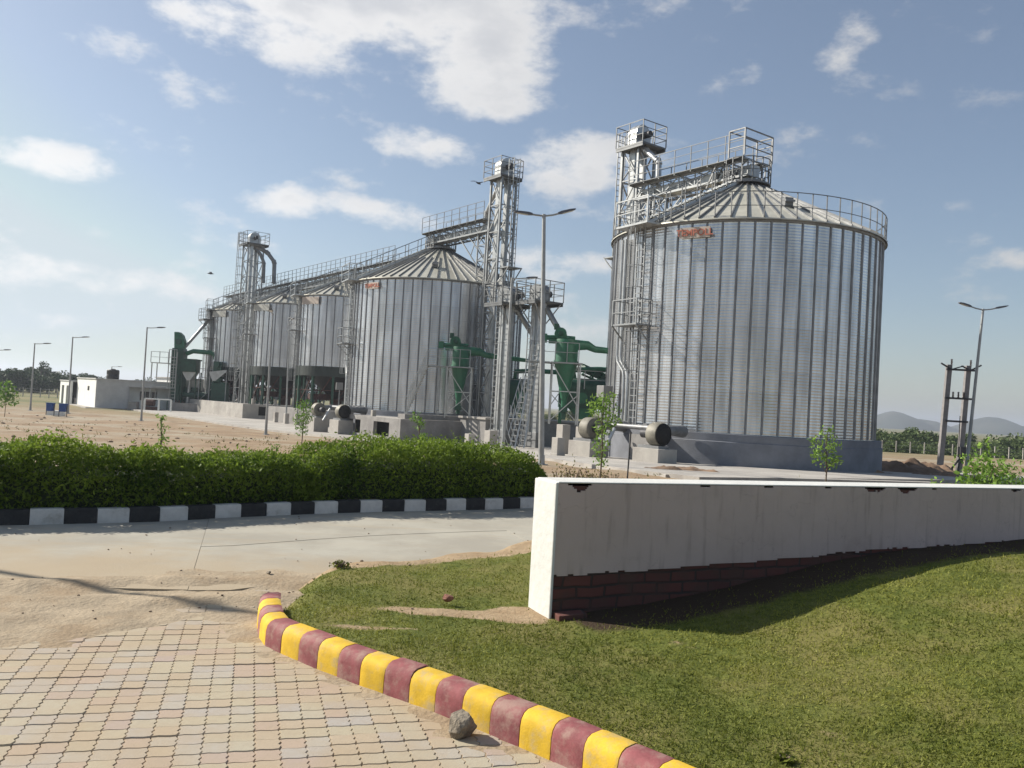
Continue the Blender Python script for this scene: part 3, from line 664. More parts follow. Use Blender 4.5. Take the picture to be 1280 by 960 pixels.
# ================================================================== HEDGE
def path_sampler(poly):
    L = [0]
    for p, q in zip(poly, poly[1:]): L.append(L[-1] + math.hypot(q[0] - p[0], q[1] - p[1]))
    A = np.array(poly); L = np.array(L)
    def f(d):
        x = np.interp(d, L, A[:, 0]); y = np.interp(d, L, A[:, 1]); x2 = np.interp(d + .1, L, A[:, 0]); y2 = np.interp(d + .1, L, A[:, 1])
        t = np.stack([x2 - x, y2 - y], -1); t /= np.linalg.norm(t, axis=-1, keepdims=True) + 1e-9
        return x, y, -t[..., 1], t[..., 0]
    return f, L[-1]
HP, HL = path_sampler(KERB2)
def d_at_x(x):
    ds = np.linspace(0, HL, 2000); X = HP(ds)[0]; return float(ds[np.argmin(abs(X - x))])
def hedge(d0, d1, hfun, n, label, in0=.14, in1=1.25):
    t0 = empty('hedge', (0, 0, 0), 0, label, 'hedge', 'hedges behind the black and white kerb')
    x, y, nx, ny = HP(np.array([(d0 + d1) / 2])); t0.location = (float(x[0]), float(y[0]), .1); off = np.array([x[0], y[0], .1])
    d = RNG.uniform(d0 - .05, d1 + .05, n); u = RNG.random(n)
    H = hfun(d); W = (in1 - in0) / 2; mid = (in0 + in1) / 2
    # superellipse section
    ang = RNG.uniform(-.12, math.pi + .12, n)
    endf = np.clip(np.minimum(d - d0, d1 - d) / .45, 0.02, 1) ** .5
    lump = np.array([noise.fractal(Vector((a_ * 1.6, b_ * 1.2, 1)), 1, 2, 3) for a_, b_ in zip(d, ang)])
    rr = (1 - .30 * RNG.random(n) ** 1.6) * (1 + .17 * lump) + RNG.exponential(.035, n) * (RNG.random(n) < .5)
    cx, sx = np.cos(ang), np.sin(ang)
    q = mid - W * np.sign(cx) * np.abs(cx) ** .55 * rr * (.5 + .5 * endf)
    z = .12 + (H * endf) * np.abs(sx) ** .5 * rr * np.sign(sx)
    z = np.where(sx < 0.0, .12 + RNG.random(n) * .2, z)
    x, y, nx, ny = HP(d)
    P = np.stack([x + nx * q, y + ny * q, np.maximum(z, .1)], 1) - off
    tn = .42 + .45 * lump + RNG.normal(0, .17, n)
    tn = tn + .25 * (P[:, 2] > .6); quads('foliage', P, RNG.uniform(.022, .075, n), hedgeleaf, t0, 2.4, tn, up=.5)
    # solid dark core for the branches, added so less light passes through
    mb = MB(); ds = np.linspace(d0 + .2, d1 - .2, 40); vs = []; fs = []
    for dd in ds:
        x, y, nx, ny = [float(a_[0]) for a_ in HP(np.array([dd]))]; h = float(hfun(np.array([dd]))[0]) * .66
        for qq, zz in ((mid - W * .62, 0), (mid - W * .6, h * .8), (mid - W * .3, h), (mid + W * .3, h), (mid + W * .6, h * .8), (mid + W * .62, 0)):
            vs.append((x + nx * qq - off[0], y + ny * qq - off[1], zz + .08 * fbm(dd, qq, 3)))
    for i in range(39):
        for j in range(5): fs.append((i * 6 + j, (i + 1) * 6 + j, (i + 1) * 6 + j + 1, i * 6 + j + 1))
    mb.add(vs, fs); mb.build('branch_core', mat('dark shrub core', (.02, .035, .012), .95, 0, .4, 14), t0)
    return t0
dA0, dA1 = 3.0, d_at_x(-2.35); dB0, dB1 = d_at_x(-2.7), d_at_x(.95)
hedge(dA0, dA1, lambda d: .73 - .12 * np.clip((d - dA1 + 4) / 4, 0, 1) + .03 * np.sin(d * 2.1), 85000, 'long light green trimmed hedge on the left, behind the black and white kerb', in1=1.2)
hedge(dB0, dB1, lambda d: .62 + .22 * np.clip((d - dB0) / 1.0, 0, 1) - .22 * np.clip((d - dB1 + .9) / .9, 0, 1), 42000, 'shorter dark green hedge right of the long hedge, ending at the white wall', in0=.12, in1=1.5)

# ================================================================== SILOS
def ladder_mesh(mb, a, b, w=.45, rung=.3, side=(0, 1, 0), t=.045):
    a = Vector(a); b = Vector(b); s = Vector(side).normalized() * (w / 2); L = (b - a).length; d = (b - a) / L
    mb.rod(a - s, b - s, t); mb.rod(a + s, b + s, t)
    for i in range(1, int(L / rung)): mb.rod(a + d * i * rung - s, a + d * i * rung + s, t * .7)
def cage_mesh(mb, a, b, out_, side, r=.36, step=.75, t=.03):
    a = Vector(a); b = Vector(b); L = (b - a).length; d = (b - a) / L; o_ = Vector(out_).normalized(); s = Vector(side).normalized(); n = max(1, int(L / step))
    ang = [R(x) for x in (-80, -40, 0, 40, 80)]; cs_ = [o_ * (r * .9 + r * math.cos(q)) * 1.0 + s * r * math.sin(q) for q in ang]
    for i in range(n + 1):
        c = a + d * (L * i / n)
        pts_ = [c - s * r * .6] + [c + k for k in cs_] + [c + s * r * .6]
        for p, q in zip(pts_, pts_[1:]): mb.rod(p, q, t)
    for k in cs_: mb.rod(a + k, b + k, t)
def rail_mesh(mb, pts, h=1.1, t=.04, close=False, up=(0, 0, 1), post=True, mids=(.5,)):
    pts = [Vector(p) for p in pts]; U = Vector((0, 0, h))
    if close: pts = pts + [pts[0]]
    if post:
        for p in pts[:-1] if close else pts: mb.rod(p, p + U, t * 1.2)
    for p, q in zip(pts, pts[1:]):
        mb.rod(p + U, q + U, t)
        for m_ in mids: mb.rod(p + U * m_, q + U * m_, t * .8)
def text_mesh(txt, size, mt, parent, loc, rot, depth=.012):
    cu = bpy.data.curves.new('lettering', 'FONT'); cu.body = txt; cu.size = size; cu.extrude = depth; cu.align_x = 'CENTER'; cu.align_y = 'CENTER'; cu.offset = .012 * size
    tmp = bpy.data.objects.new('tmp', cu); col.objects.link(tmp); bpy.context.view_layer.update()
    me = bpy.data.meshes.new_from_object(tmp.evaluated_get(bpy.context.evaluated_depsgraph_get())); bpy.data.objects.remove(tmp)
    me.name = 'lettering'; me.materials.clear(); me.materials.append(mt); o = bpy.data.objects.new('lettering', me); col.objects.link(o); o.parent = parent; o.location = loc; o.rotation_euler = rot; return o

def silo(t, s, zb, Rr, zw, ze, za, nst, label, lad_a, sign_a, sign_text, group='round steel grain silos', plinth=True, stair=True, ring=True, hopper=False, gangway=True, sign_h=.42, sign_w=1.25):
    """zb ground, zw foot of the sheet wall, ze eave, za peak of roof (world heights); angles in the yard frame"""
    e = yempty('grain_silo', t, s, 0, label, 'silo', group)
    # wall sheets with per panel tone
    rows_ = max(6, int(round((ze - zw) / .84))); sub = 3; nc = nst * sub; vs = []; fs = []; tone = []
    for j in range(rows_ + 1):
        z = zw + (ze - zw) * j / rows_
        for i in range(nc):
            a_ = 2 * math.pi * (i / nc); vs.append((Rr * math.cos(a_), Rr * math.sin(a_), z))
    pt = {}
    for j in range(rows_):
        for i in range(nc):
            fs.append((j * nc + i, j * nc + (i + 1) % nc, (j + 1) * nc + (i + 1) % nc, (j + 1) * nc + i))
            key = (j, (i // sub + (nst // 4) * 0) // 3); 
            if key not in pt: pt[key] = random.random()
            tone.append(pt[key])
    me = bpy.data.meshes.new('wall'); me.from_pydata(vs, [], fs); me.update(); me.shade_smooth()
    at_ = me.attributes.new('tone', 'FLOAT', 'FACE'); at_.data.foreach_set('value', np.array(tone, np.float32)); me.materials.append(wallm)
    wo = bpy.data.objects.new('wall', me); col.objects.link(wo); wo.parent = e
    # stiffeners: hat profile
    sm = MB(); w_ = .045
    sm.prism([(Rr - .01, -w_), (Rr + .012, -w_), (Rr + .05, -w_ * .55), (Rr + .05, w_ * .55), (Rr + .012, w_), (Rr - .01, w_)], zw + .02, ze - .06)
    s0 = sm.build('stiffener', stiffm, e)
    for i in range(1, nst):
        c = s0.copy(); col.objects.link(c); c.parent = e; c.rotation_euler = (0, 0, 2 * math.pi * i / nst)
    # eave ring
    MB().lathe([(Rr + .002, -.10), (Rr + .07, -.10), (Rr + .09, .0), (Rr + .002, .01)], nc, (0, 0, ze)).build('eave_ring', galvd, e, smooth=40)
    # roof with standing ribs
    ro = MB(); r0 = .62 if Rr > 4 else .42; nr = nst
    def rz_(r): return ze + .03 + (za - ze - .03) * (Rr + .16 - r) / (Rr + .16 - r0)
    ro.lathe([(Rr + .17, rz_(Rr + .16) - .05), (Rr + .16, rz_(Rr + .16)), (Rr * .55, rz_(Rr * .55)), (r0, rz_(r0))], nr * 2, cap=False)
    rf = ro.build('roof', roofm, e, smooth=30)
    rib = MB()
    for i in range(nr):
        a_ = 2 * math.pi * (i + .5) / nr; r_in = r0 + .05 if i % 2 == 0 else Rr * .42
        c_, s_ = math.cos(a_), math.sin(a_)
        p = Vector((c_ * (Rr + .15), s_ * (Rr + .15), rz_(Rr + .15) + .035)); q = Vector((c_ * r_in, s_ * r_in, rz_(r_in) + .03)); rib.rod(p, q, .045, .085)
    rib.build('roof_ribs', galvd, e)
    # roof vent / hatch
    for k_, (va, vr) in enumerate(((lad_a + 1.15, .72), (lad_a + 2.6, .7), (lad_a - 1.4, .7))):
        if Rr < 4 and k_: continue
        a_, r_ = va, Rr * vr; vz = rz_(r_)
        mb = MB(); mb.box(r_ - .16, r_ + .18, -.17, .17, vz, vz + .32); mb.prism([(r_ - .2, vz + .3), (r_ + .3, vz + .12), (r_ + .3, vz + .2), (r_ - .2, vz + .4)], -.2, .2, 'y')
        v_ = mb.build('roof_vent', galvd, e); v_.rotation_euler = (0, 0, a_)
    # peak collar and ring platform
    pc = MB(); pc.lathe([(r0 + .05, za - .1), (r0 + .05, za + .22), (r0 - .05, za + .25)], 24); pc.build('peak_collar', galvd, e, smooth=40)
    if Rr > 4:
        pl = MB(); pl.lathe([(r0, za + .02), (r0 + .42, za - .02), (r0 + .42, za + .05), (r0, za + .06)], 28, cap=False); pl.build('peak_platform', galvd, e)
        rr_ = MB(); rail_mesh(rr_, [((r0 + .4) * math.cos(2 * math.pi * i / 14), (r0 + .4) * math.sin(2 * math.pi * i / 14), za) for i in range(14)], 1.1, .035, True, mids=(.5, .75)); rr_.build('peak_railing', railm, e)
    if ring:
        rm_ = MB(); n_ = nst; rail_mesh(rm_, [((Rr + .1) * math.cos(2 * math.pi * (i + .5) / n_), (Rr + .1) * math.sin(2 * math.pi * (i + .5) / n_), ze - .03) for i in range(n_)], 1.08, .028, True, mids=(.5,)); rm_.build('eave_railing', railm, e)
    # roof stair
    if stair:
        st = MB(); A = lad_a; c_, s_ = math.cos(A), math.sin(A); sd_ = Vector((-s_, c_, 0)); n_ = int((Rr - r0) / .27)
        p0 = Vector((c_ * (Rr + .15), s_ * (Rr + .15), rz_(Rr + .15) + .12)); p1 = Vector((c_ * r0 * 1.2, s_ * r0 * 1.2, rz_(r0 * 1.2) + .12))
        st.rod(p0 - sd_ * .33, p1 - sd_ * .33, .04, .12); st.rod(p0 + sd_ * .33, p1 + sd_ * .33, .04, .12)
        for i in range(n_):
            q = p0.lerp(p1, (i + .5) / n_) + Vector((0, 0, .07)); st.add([(q + sd_ * a2 * .31 + Vector((c_, s_, 0)) * b2 * .11 + Vector((0, 0, h2))).to_tuple() for h2 in (0, .03) for a2, b2 in ((-1, -1), (1, -1), (1, 1), (-1, 1))],
                [(0, 3, 2, 1), (4, 5, 6, 7), (0, 1, 5, 4), (1, 2, 6, 5), (2, 3, 7, 6), (3, 0, 4, 7)])
        so_ = st.build('roof_stair', galvl, e)
        rl = MB()
        for g_ in (-1, 1):
            rl = MB(); rail_mesh(rl, [p0.lerp(p1, k / 6) + sd_ * .36 * g_ for k in range(7)], .95, .028); rl.build('railing', railm, so_)
    # ladder with cage and rest platform
    c_, s_ = math.cos(lad_a), math.sin(lad_a); o_ = Vector((c_, s_, 0)); sd_ = Vector((-s_, c_, 0)); lb_ = MB(); zt = ze + (1.0 if ring else .5)
    ladder_mesh(lb_, o_ * (Rr + .2) + Vector((0, 0, zw + .1 if not hopper else zb + .3)), o_ * (Rr + .2) + Vector((0, 0, zt)), .46, .3, sd_, .05)
    la = lb_.build('ladder', galv, e); cg = MB(); cg2 = MB(); zm = (zw + ze) * .5
    cage_mesh(cg, o_ * (Rr + .2) + Vector((0, 0, zm + 1.6)), o_ * (Rr + .2) + Vector((0, 0, zt)), o_, sd_, .3, .8, .02); cage_mesh(cg2, o_ * (Rr + .2) + Vector((0, 0, max(zb + 2.3, 2.3) if hopper else zw + 2.3)), o_ * (Rr + .2) + Vector((0, 0, zm - .2)), o_, sd_, .3, .8, .02)
    cg.build('cage', galv, la); cg2.build('cage', galv, la)
    rp = MB(); cpt = o_ * (Rr + .5) + Vector((0, 0, zm)); fr = [cpt + sd_ * a2 * .75 + o_ * b2 * .4 for a2, b2 in ((-1, -1), (1, -1), (1, 1), (-1, 1))]
    rp.add([q.to_tuple() for q in fr] + [(q + Vector((0, 0, .06))).to_tuple() for q in fr], [(0, 3, 2, 1), (4, 5, 6, 7), (0, 1, 5, 4), (1, 2, 6, 5), (2, 3, 7, 6), (3, 0, 4, 7)])
    rail_mesh(rp, fr, 1.05, .04, True); rp.rod(fr[3], fr[3] - o_ * .75 - Vector((0, 0, .7)), .05); rp.rod(fr[2], fr[2] - o_ * .75 - Vector((0, 0, .7)), .05)
    rp.build('rest_platform', galv, e)
    if gangway:
        gp = MB(); cpt = o_ * (Rr + .35) + Vector((0, 0, ze - .05)); fr = [cpt + sd_ * a2 * 1.0 + o_ * b2 * .45 for a2, b2 in ((-1, -1), (1, -1), (1, 1), (-1, 1))]
        gp.add([q.to_tuple() for q in fr] + [(q + Vector((0, 0, .08))).to_tuple() for q in fr], [(0, 3, 2, 1), (4, 5, 6, 7), (0, 1, 5, 4), (1, 2, 6, 5), (2, 3, 7, 6), (3, 0, 4, 7)])
        rail_mesh(gp, [fr[0], fr[3], fr[2], fr[1]], 1.1, .04); gp.build('eave_platform', galvl, e)
    # sign
    if sign_text is not None:
        sb = MB(); zs = ze - .48; sb.box(Rr + .075, Rr + .105, -sign_w / 2, sign_w / 2, zs - sign_h / 2, zs + sign_h / 2); sp_ = sb.build('sign_plate', signm if sign_text or t < 45 else signp, e); sp_.rotation_euler = (0, 0, sign_a)
        if sign_text:
            tx = text_mesh(sign_text, sign_h * .86, orange, sp_, (Rr + .115, 0, zs - .01), (R(90), 0, R(90)))
    if plinth:
        MB().lathe([(Rr + .32, zb - .4), (Rr + .32, zw - .32), (Rr + .28, zw - .30), (Rr + .28, zw - .02), (Rr - .3, zw)], 96).build('plinth', plinthm, e, smooth=30)
    if hopper:
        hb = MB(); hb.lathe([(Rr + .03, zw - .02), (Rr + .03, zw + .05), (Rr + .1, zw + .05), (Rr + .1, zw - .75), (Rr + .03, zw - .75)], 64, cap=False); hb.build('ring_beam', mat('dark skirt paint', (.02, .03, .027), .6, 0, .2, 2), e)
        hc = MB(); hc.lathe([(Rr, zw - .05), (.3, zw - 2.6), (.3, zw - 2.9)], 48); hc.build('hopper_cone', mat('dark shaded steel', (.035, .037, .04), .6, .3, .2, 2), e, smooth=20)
        n_ = 12; lg = MB(); lg.box(Rr - .09, Rr + .09, -.09, .09, zb, zw - .3); l0 = lg.build('leg', dgreen, e)
        for i in range(1, n_):
            c = l0.copy(); col.objects.link(c); c.parent = e; c.rotation_euler = (0, 0, 2 * math.pi * i / n_)
        br = MB()
        for i in range(n_):
            a1, a2 = 2 * math.pi * i / n_, 2 * math.pi * (i + 1) / n_
            A_ = Vector((math.cos(a1), math.sin(a1), 0)) * Rr; B_ = Vector((math.cos(a2), math.sin(a2), 0)) * Rr
            br.rod(A_ + Vector((0, 0, zb + .2)), B_ + Vector((0, 0, zw - .5)), .07); br.rod(A_ + Vector((0, 0, zb + 1.6)), B_ + Vector((0, 0, zb + 1.6)), .07)
        br.build('bracing', rust, e)
        if zb > -2:
            mb = MB(); mb.lathe([(.5, zb + .05), (.5, zb + .8)], 16, (0, 0, 0)); mb.box(-2.4, 2.4, -.3, .3, zb + .8, zb + 1.3); mb.build('discharge_conveyor', rust, e)
    return e

R1 = 5.9
silo(0, .45, -.4, 5.75, .98, 9.22, 12.0, 60, 'largest and nearest silo, ribbed grey steel with ring railing and orange lettered sign', R(-5), R(19.5), 'TEMPOLL')
silo(26.5, 0, -.9, R1, .80, 9.35, 12.25, 60, 'wide ribbed steel silo behind the round green cyclone and tall lattice tower, second in size', R(-12), R(12), 'TEMPOLL', ring=False)
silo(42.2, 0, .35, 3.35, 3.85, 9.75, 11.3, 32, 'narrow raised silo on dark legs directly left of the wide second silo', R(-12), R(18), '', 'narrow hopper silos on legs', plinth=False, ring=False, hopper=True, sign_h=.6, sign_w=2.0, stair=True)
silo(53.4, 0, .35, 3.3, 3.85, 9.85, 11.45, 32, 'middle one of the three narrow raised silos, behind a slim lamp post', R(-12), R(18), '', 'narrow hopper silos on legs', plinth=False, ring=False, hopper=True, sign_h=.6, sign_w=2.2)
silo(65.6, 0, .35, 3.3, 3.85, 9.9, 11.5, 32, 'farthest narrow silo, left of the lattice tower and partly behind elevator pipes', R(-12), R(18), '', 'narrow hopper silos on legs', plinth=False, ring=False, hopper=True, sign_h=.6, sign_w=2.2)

# ---------------------------------------------------------------- towers and elevators
def lattice(mb, x0, x1, y0, y1, z0, z1, step=1.6, leg=.1, br=.05, legs=True, plan=True):
    C_ = [(x0, y0), (x1, y0), (x1, y1), (x0, y1)]; n = max(1, int(round((z1 - z0) / step)))
    if legs:
        for x, y in C_: mb.box(x - leg / 2, x + leg / 2, y - leg / 2, y + leg / 2, z0, z1)
    for i in range(n + 1):
        z = z0 + (z1 - z0) * i / n
        for (a, b), (c, d) in zip(C_, C_[1:] + C_[:1]):
            mb.rod((a, b, z), (c, d, z), br)
            if i < n:
                zz = z0 + (z1 - z0) * (i + 1) / n
                if i % 2: mb.rod((a, b, z), (c, d, zz), br)
                else: mb.rod((c, d, z), (a, b, zz), br)
def head(parent, x, y, z, w=1.0, d=.55, h=1.15, mt=galvl, rot=0):
    pr = [(-w / 2, 0), (w / 2, 0), (w / 2, h * .5)] + [(w / 2 * math.cos(a), h * .5 + (h * .5) * math.sin(a)) for a in [math.pi * k / 8 for k in range(1, 8)]] + [(-w / 2, h * .5)]
    mb = MB(); mb.prism(pr, -d / 2, d / 2, 'y'); mb.prism([(a * 1.03, b * 1.02 - .01) for a, b in pr], -.03, .03, 'y'); mb.box(-w / 2 - .02, w / 2 + .02, -d / 2 - .03, d / 2 + .03, h * .48, h * .52)
    o = mb.build('elevator_head', mt, parent, smooth=25, loc=(x, y, z)); o.rotation_euler = (0, 0, rot)
    m2 = MB(); m2.tube([(0, d / 2, h * .5), (0, d / 2 + .5, h * .5)], .17, 12); m2.build('drive_motor', ironm, o, smooth=40)
    return o
def platform(parent, x0, x1, y0, y1, z, h=1.1):
    mb = MB(); mb.box(x0, x1, y0, y1, z - .09, z); 
    for xx in (x0 + .05, x1 - .05): mb.rod((xx, y0, z - .15), (xx, y1, z - .15), .08, .14)
    o = mb.build('platform', railm, parent)
    r_ = MB(); xs_ = [x0, (x0 + x1) / 2, x1]; ys_ = [y0, (y0 + y1) / 2, y1]
    rail_mesh(r_, [(x0, y0, z), (xs_[1], y0, z), (x1, y0, z), (x1, ys_[1], z), (x1, y1, z), (xs_[1], y1, z), (x0, y1, z), (x0, ys_[1], z)], h, .035, True, mids=(.35, .68)); r_.build('railing', railm, o)
    return o
TG = 'lattice bucket elevator towers'
def tower(t, s, z0, ztop, label, hw=.85, plat=(-1.3, 1.3, -1.2, 1.2), lad_side=(0, -1), step=1.6, legs2=((-.32, 0), (.32, 0)), rz=0, ladz=None):
    e = yempty('elevator_tower', t, s, 0, label, 'tower', TG, rz)
    for x in (-hw, hw):
        for y in (-hw, hw): MB().box(x - .06, x + .06, y - .06, y + .06, z0, ztop - .1).build('leg', galv, e)
    lm = MB(); lattice(lm, -hw, hw, -hw, hw, z0, ztop - .15, step, legs=False, br=.06); lm.build('bracing', galv, e)
    for x, y in legs2:
        mb = MB(); mb.box(x - .13, x + .13, y - .18, y + .18, z0, ztop + .05)
        z = z0 + 1.5
        while z < ztop: mb.box(x - .16, x + .16, y - .21, y + .21, z, z + .06); z += 2.0
        mb.build('elevator_casing', galvl, e)
    platform(e, *plat, ztop); head(e, 0, 0, ztop + .02, 1.05, .6, 1.2)
    # caged ladder, staggered with a rest landing
    lx_, ly_ = lad_side; o_ = Vector((lx_, ly_, 0)); sd_ = Vector((-ly_, lx_, 0)); zm = z0 + (ztop - z0) * (ladz or .62)
    lb_ = MB(); ladder_mesh(lb_, o_ * (hw + .75) + Vector((0, 0, zm)), o_ * (hw + .75) + Vector((0, 0, ztop + 1)), .46, .3, sd_, .045); ladder_mesh(lb_, o_ * (hw + .2) + Vector((0, 0, z0)), o_ * (hw + .2) + Vector((0, 0, zm + 1)), .46, .3, sd_, .045)
    la = lb_.build('ladder', galv, e); cg = MB(); cg2 = MB()
    cage_mesh(cg, o_ * (hw + .75) + Vector((0, 0, zm + 2)), o_ * (hw + .75) + Vector((0, 0, ztop + 1)), -o_, sd_, .34, .8); cage_mesh(cg2, o_ * (hw + .2) + Vector((0, 0, z0 + 2.2)), o_ * (hw + .2) + Vector((0, 0, zm - .1)), o_, sd_, .34, .8); cg.build('cage', galv, la); cg2.build('cage', galv, la)
    lp = MB(); c = o_ * (hw + .6); u_ = [c + sd_ * a * .5 + o_ * b * .55 for a, b in ((-1, -1), (1, -1), (1, 1), (-1, 1))]
    lp.add([(q.x, q.y, zm - .06) for q in u_] + [(q.x, q.y, zm) for q in u_], [(0, 3, 2, 1), (4, 5, 6, 7), (0, 1, 5, 4), (1, 2, 6, 5), (2, 3, 7, 6), (3, 0, 4, 7)])
    for q in u_[2:]: lp.rod((q.x, q.y, zm), (q.x - o_.x * .9, q.y - o_.y * .9, zm - .9), .05)
    lp.build('landing', galv, e)
    return e
# tower beside the nearest silo, just beyond it
T1 = tower(7.3, .1, .6, 15.35, 'lattice elevator tower rising behind the left shoulder of the largest silo', lad_side=(0, -1), plat=(-.85, .85, -.85, 1.1), hw=.58)
T2 = tower(18.9, .35, .6, 15.9, 'tall slim lattice tower between the two widest silos, ladder on its right', lad_side=(0, 1), plat=(-.85, .85, -1.05, .8), hw=.56)
T3 = tower(57.3, 2.6, .3, 15.9, 'lattice elevator tower with two bent spouts standing among the narrow silos', lad_side=(1, 0), plat=(-1.1, 1.1, -1.2, 1.2), hw=.75, legs2=((-.3, -.3), (.3, .3)))
def spout(parent, pts, r=.17, mt=galvl, name='spout', n=12):
    mb = MB(); mb.tube(pts, r, n)
    for p, q in zip(pts, pts[1:]):
        p, q = Vector(p), Vector(q); L = (q - p).length; d = (q - p) / L
        if L > 1:
            for k in (.1, L - .1): mb.tube([p + d * (k - .03), p + d * (k + .03)], r * 1.25, n)
    return mb.build(name, mt, parent, smooth=40)
# spouts from heads (yard local x = s, y = -t)
spout(T1, [(.3, .3, 15.35), (.4, .9, 15.0), (.45, 1.9, 14.2), (.45, 1.95, 13.0)], .15)
spout(T2, [(0, -.3, 15.9), (0, -.9, 15.0), (0, -1.75, 13.9), (0, -1.75, 13.2)], .15)
spout(T3, [(0, .3, 15.75), (-1.1, .9, 15.2), (-1.7, 1.3, 14.3), (-1.75, 1.35, 12.2)], .2, galvd)
spout(T3, [(0, .2, 15.6), (-.5, .6, 15.0), (-.85, .75, 14.2), (-.9, .8, 12.2)], .17, galvd)

def gallery(t0, t1, s, zd, label, group=None, over=None, wx=.62, brace_end=True):
    """covered conveyor on a truss; y = -t. deck height zd"""
    e = yempty('conveyor_gallery', t0, s, 0, label, 'conveyor', group); L = t1 - t0; sg = -1   # local y from 0 to -L
    n = max(2, int(round(L / .95)))
    tr = MB(); zb_, zt_ = zd - .74, zd - .06
    for x in (-wx, wx):
        tr.rod((x, 0, zb_), (x, -L, zb_), .08, .10); tr.rod((x, 0, zt_), (x, -L, zt_), .08, .10)
        for i in range(n + 1):
            y = -L * i / n; tr.rod((x, y, zb_), (x, y, zt_), .05)
            if i < n:
                y2 = -L * (i + 1) / n
                tr.rod((x, y, zb_ if i % 2 else zt_), (x, y2, zt_ if i % 2 else zb_), .045)
    for i in range(n + 1):
        y = -L * i / n; tr.rod((-wx, y, zb_), (wx, y, zb_), .05); tr.rod((-wx - .35, y, zt_), (wx + .35, y, zt_), .06)
    tr.build('truss', galv, e)
    cv = MB(); cv.box(-.28, .28, -L + .1, -.1, zd - .68, zd - .2)
    for i in range(n + 1): cv.box(-.31, .31, -L * i / n * .97 - .13, -L * i / n * .97 - .08, zd - .71, zd - .17)
    cv.build('conveyor_casing', galvl, e)
    dk = MB(); dk.box(-wx - .38, -.32, -L, 0, zd - .03, zd); dk.box(.32, wx + .38, -L, 0, zd - .03, zd); dk.build('walkway', railm, e)
    for x in (-wx - .36, wx + .36): rl = MB(); rail_mesh(rl, [(x, -L * i / n, zd) for i in range(n + 1)], 1.1, .028, mids=(.35, .68)); rl.build('railing', railm, e)
    return e
G1 = gallery(-.45, 6.6, .38, 13.1, 'short conveyor gallery on truss above the roof of the largest silo')
mb = MB()                               # end portal and legs on the peak
rail_mesh(mb, [(.98, -.8, 13.15), (.98, .06, 13.15), (-.98, .06, 13.15), (-.98, -.8, 13.15)], 1.2, .05, mids=(.35, .68))
mb.rod((.98, -.8, 14.35), (-.98, -.8, 14.35), .05)
for x in (-.5, .5):
    for y in (-.75, -1.8): mb.rod((x, y, 12.1), (x, y, 12.75), .08)
mb.rod((.85, -2.1, 12.05), (.85, -1.5, 13.2), .06); mb.rod((.4, -2.1, 12.05), (.4, -1.5, 13.2), .06)
mb.build('end_frame', galvd, G1)
mb = MB(); mb.box(-.35, .35, -1.55, -.85, 12.15, 12.78); mb.build('discharge_chute', galvd, G1)
def support(e, y, zlo, zhi, brace):     # lattice column under a gallery with raking struts
    mb = MB(); lattice(mb, -.5, .5, y - .45, y + .45, zlo, zhi, 1.0, .08, .045)
    for x in (-.5, .5):
        mb.rod((x, y + .45 * brace, zhi - 2.3), (x, y + 2.9 * brace, zhi), .06); mb.rod((x, y + .45 * brace, zhi - 1.2), (x, y + 1.9 * brace, zhi), .05)
        mb.rod((x, y + 1.2 * brace, zhi - 1.55), (x, y + .45 * brace, zhi - .1), .045)
    return mb.build('support_column', galv, e)
support(G1, -6.2, .8, 12.65, 1)
G2 = gallery(19.8, 27.4, .15, 13.35, 'conveyor gallery from the slim lattice tower to the peak of the second silo')
support(G2, -.75, .8, 12.8, -1)
mb = MB(); mb.box(-.35, .35, -7.55, -6.85, 12.35, 12.9)
for x in (-.5, .5):
    for y in (-6.6, -7.8): mb.rod((x, y, 12.2), (x, y, 12.95), .08)
mb.build('discharge_chute', galvd, G2)
G3 = gallery(32.6, 72.5, -.6, 12.15, 'long elevated walkway and conveyor running over the three narrow silos')
mb = MB()
for tt in (33.4, 47.8, 59.5, 71.6):
    y = -(tt - 32.6)
    if tt in (33.4,): z_ = 9.6
    else: z_ = 9.0
    for x in (-.55, .55): mb.rod((x, y, z_ if tt == 33.4 else 9.4), (x, y, 11.4), .09)
mb.build('trestles', galv, G3)
mb = MB(); lattice(mb, -.6, .6, -15.8, -14.6, .3, 11.4, 1.5, .1, .05); lattice(mb, -.6, .6, -27.3, -26.1, .3, 11.4, 1.5, .1, .05); lattice(mb, -.6, .6, -.9, .3, .3, 11.4, 1.5, .1, .05); mb.build('support_column', galv, G3)

def to_loc(dx, dy): return (-.8 * dx - .6 * dy, .6 * dx - .8 * dy)     # world offset -> yard frame local x, y

# ---------------------------------------------------------------- yard floor and concrete works
ap = MB(); ts = np.arange(-9.6, 92, 2.4); ssl = [-16, -10, -4, 2, 7, 11]; vs = []; fs = []
def s_edge(t): return 14.0 - 3.0 * sstep(-9, 6, t)
for t in ts:
    for q in range(6):
        s_ = ssl[q] if q < 5 else s_edge(t); x, y = yard(t, s_); vs.append((x, y, gz(x, y) + .12))
n0 = len(vs)
for t in ts: x, y = yard(t, s_edge(t)); vs.append((x, y, gz(x, y) - .4))
for i in range(len(ts) - 1):
    for q in range(5): fs.append((i * 6 + q, i * 6 + q + 1, (i + 1) * 6 + q + 1, (i + 1) * 6 + q))
    fs.append((i * 6 + 5, n0 + i, n0 + i + 1, (i + 1) * 6 + 5))
b0 = len(vs)
for q in range(6): x, y = yard(ts[0], ssl[q] if q < 5 else s_edge(ts[0])); vs.append((x, y, gz(x, y) - .4))
for q in range(5): fs.append((q, b0 + q, b0 + q + 1, q + 1))
ap.add(vs, [f[::-1] for f in fs]); tag(ap.build('pavement', concl), kind='structure')

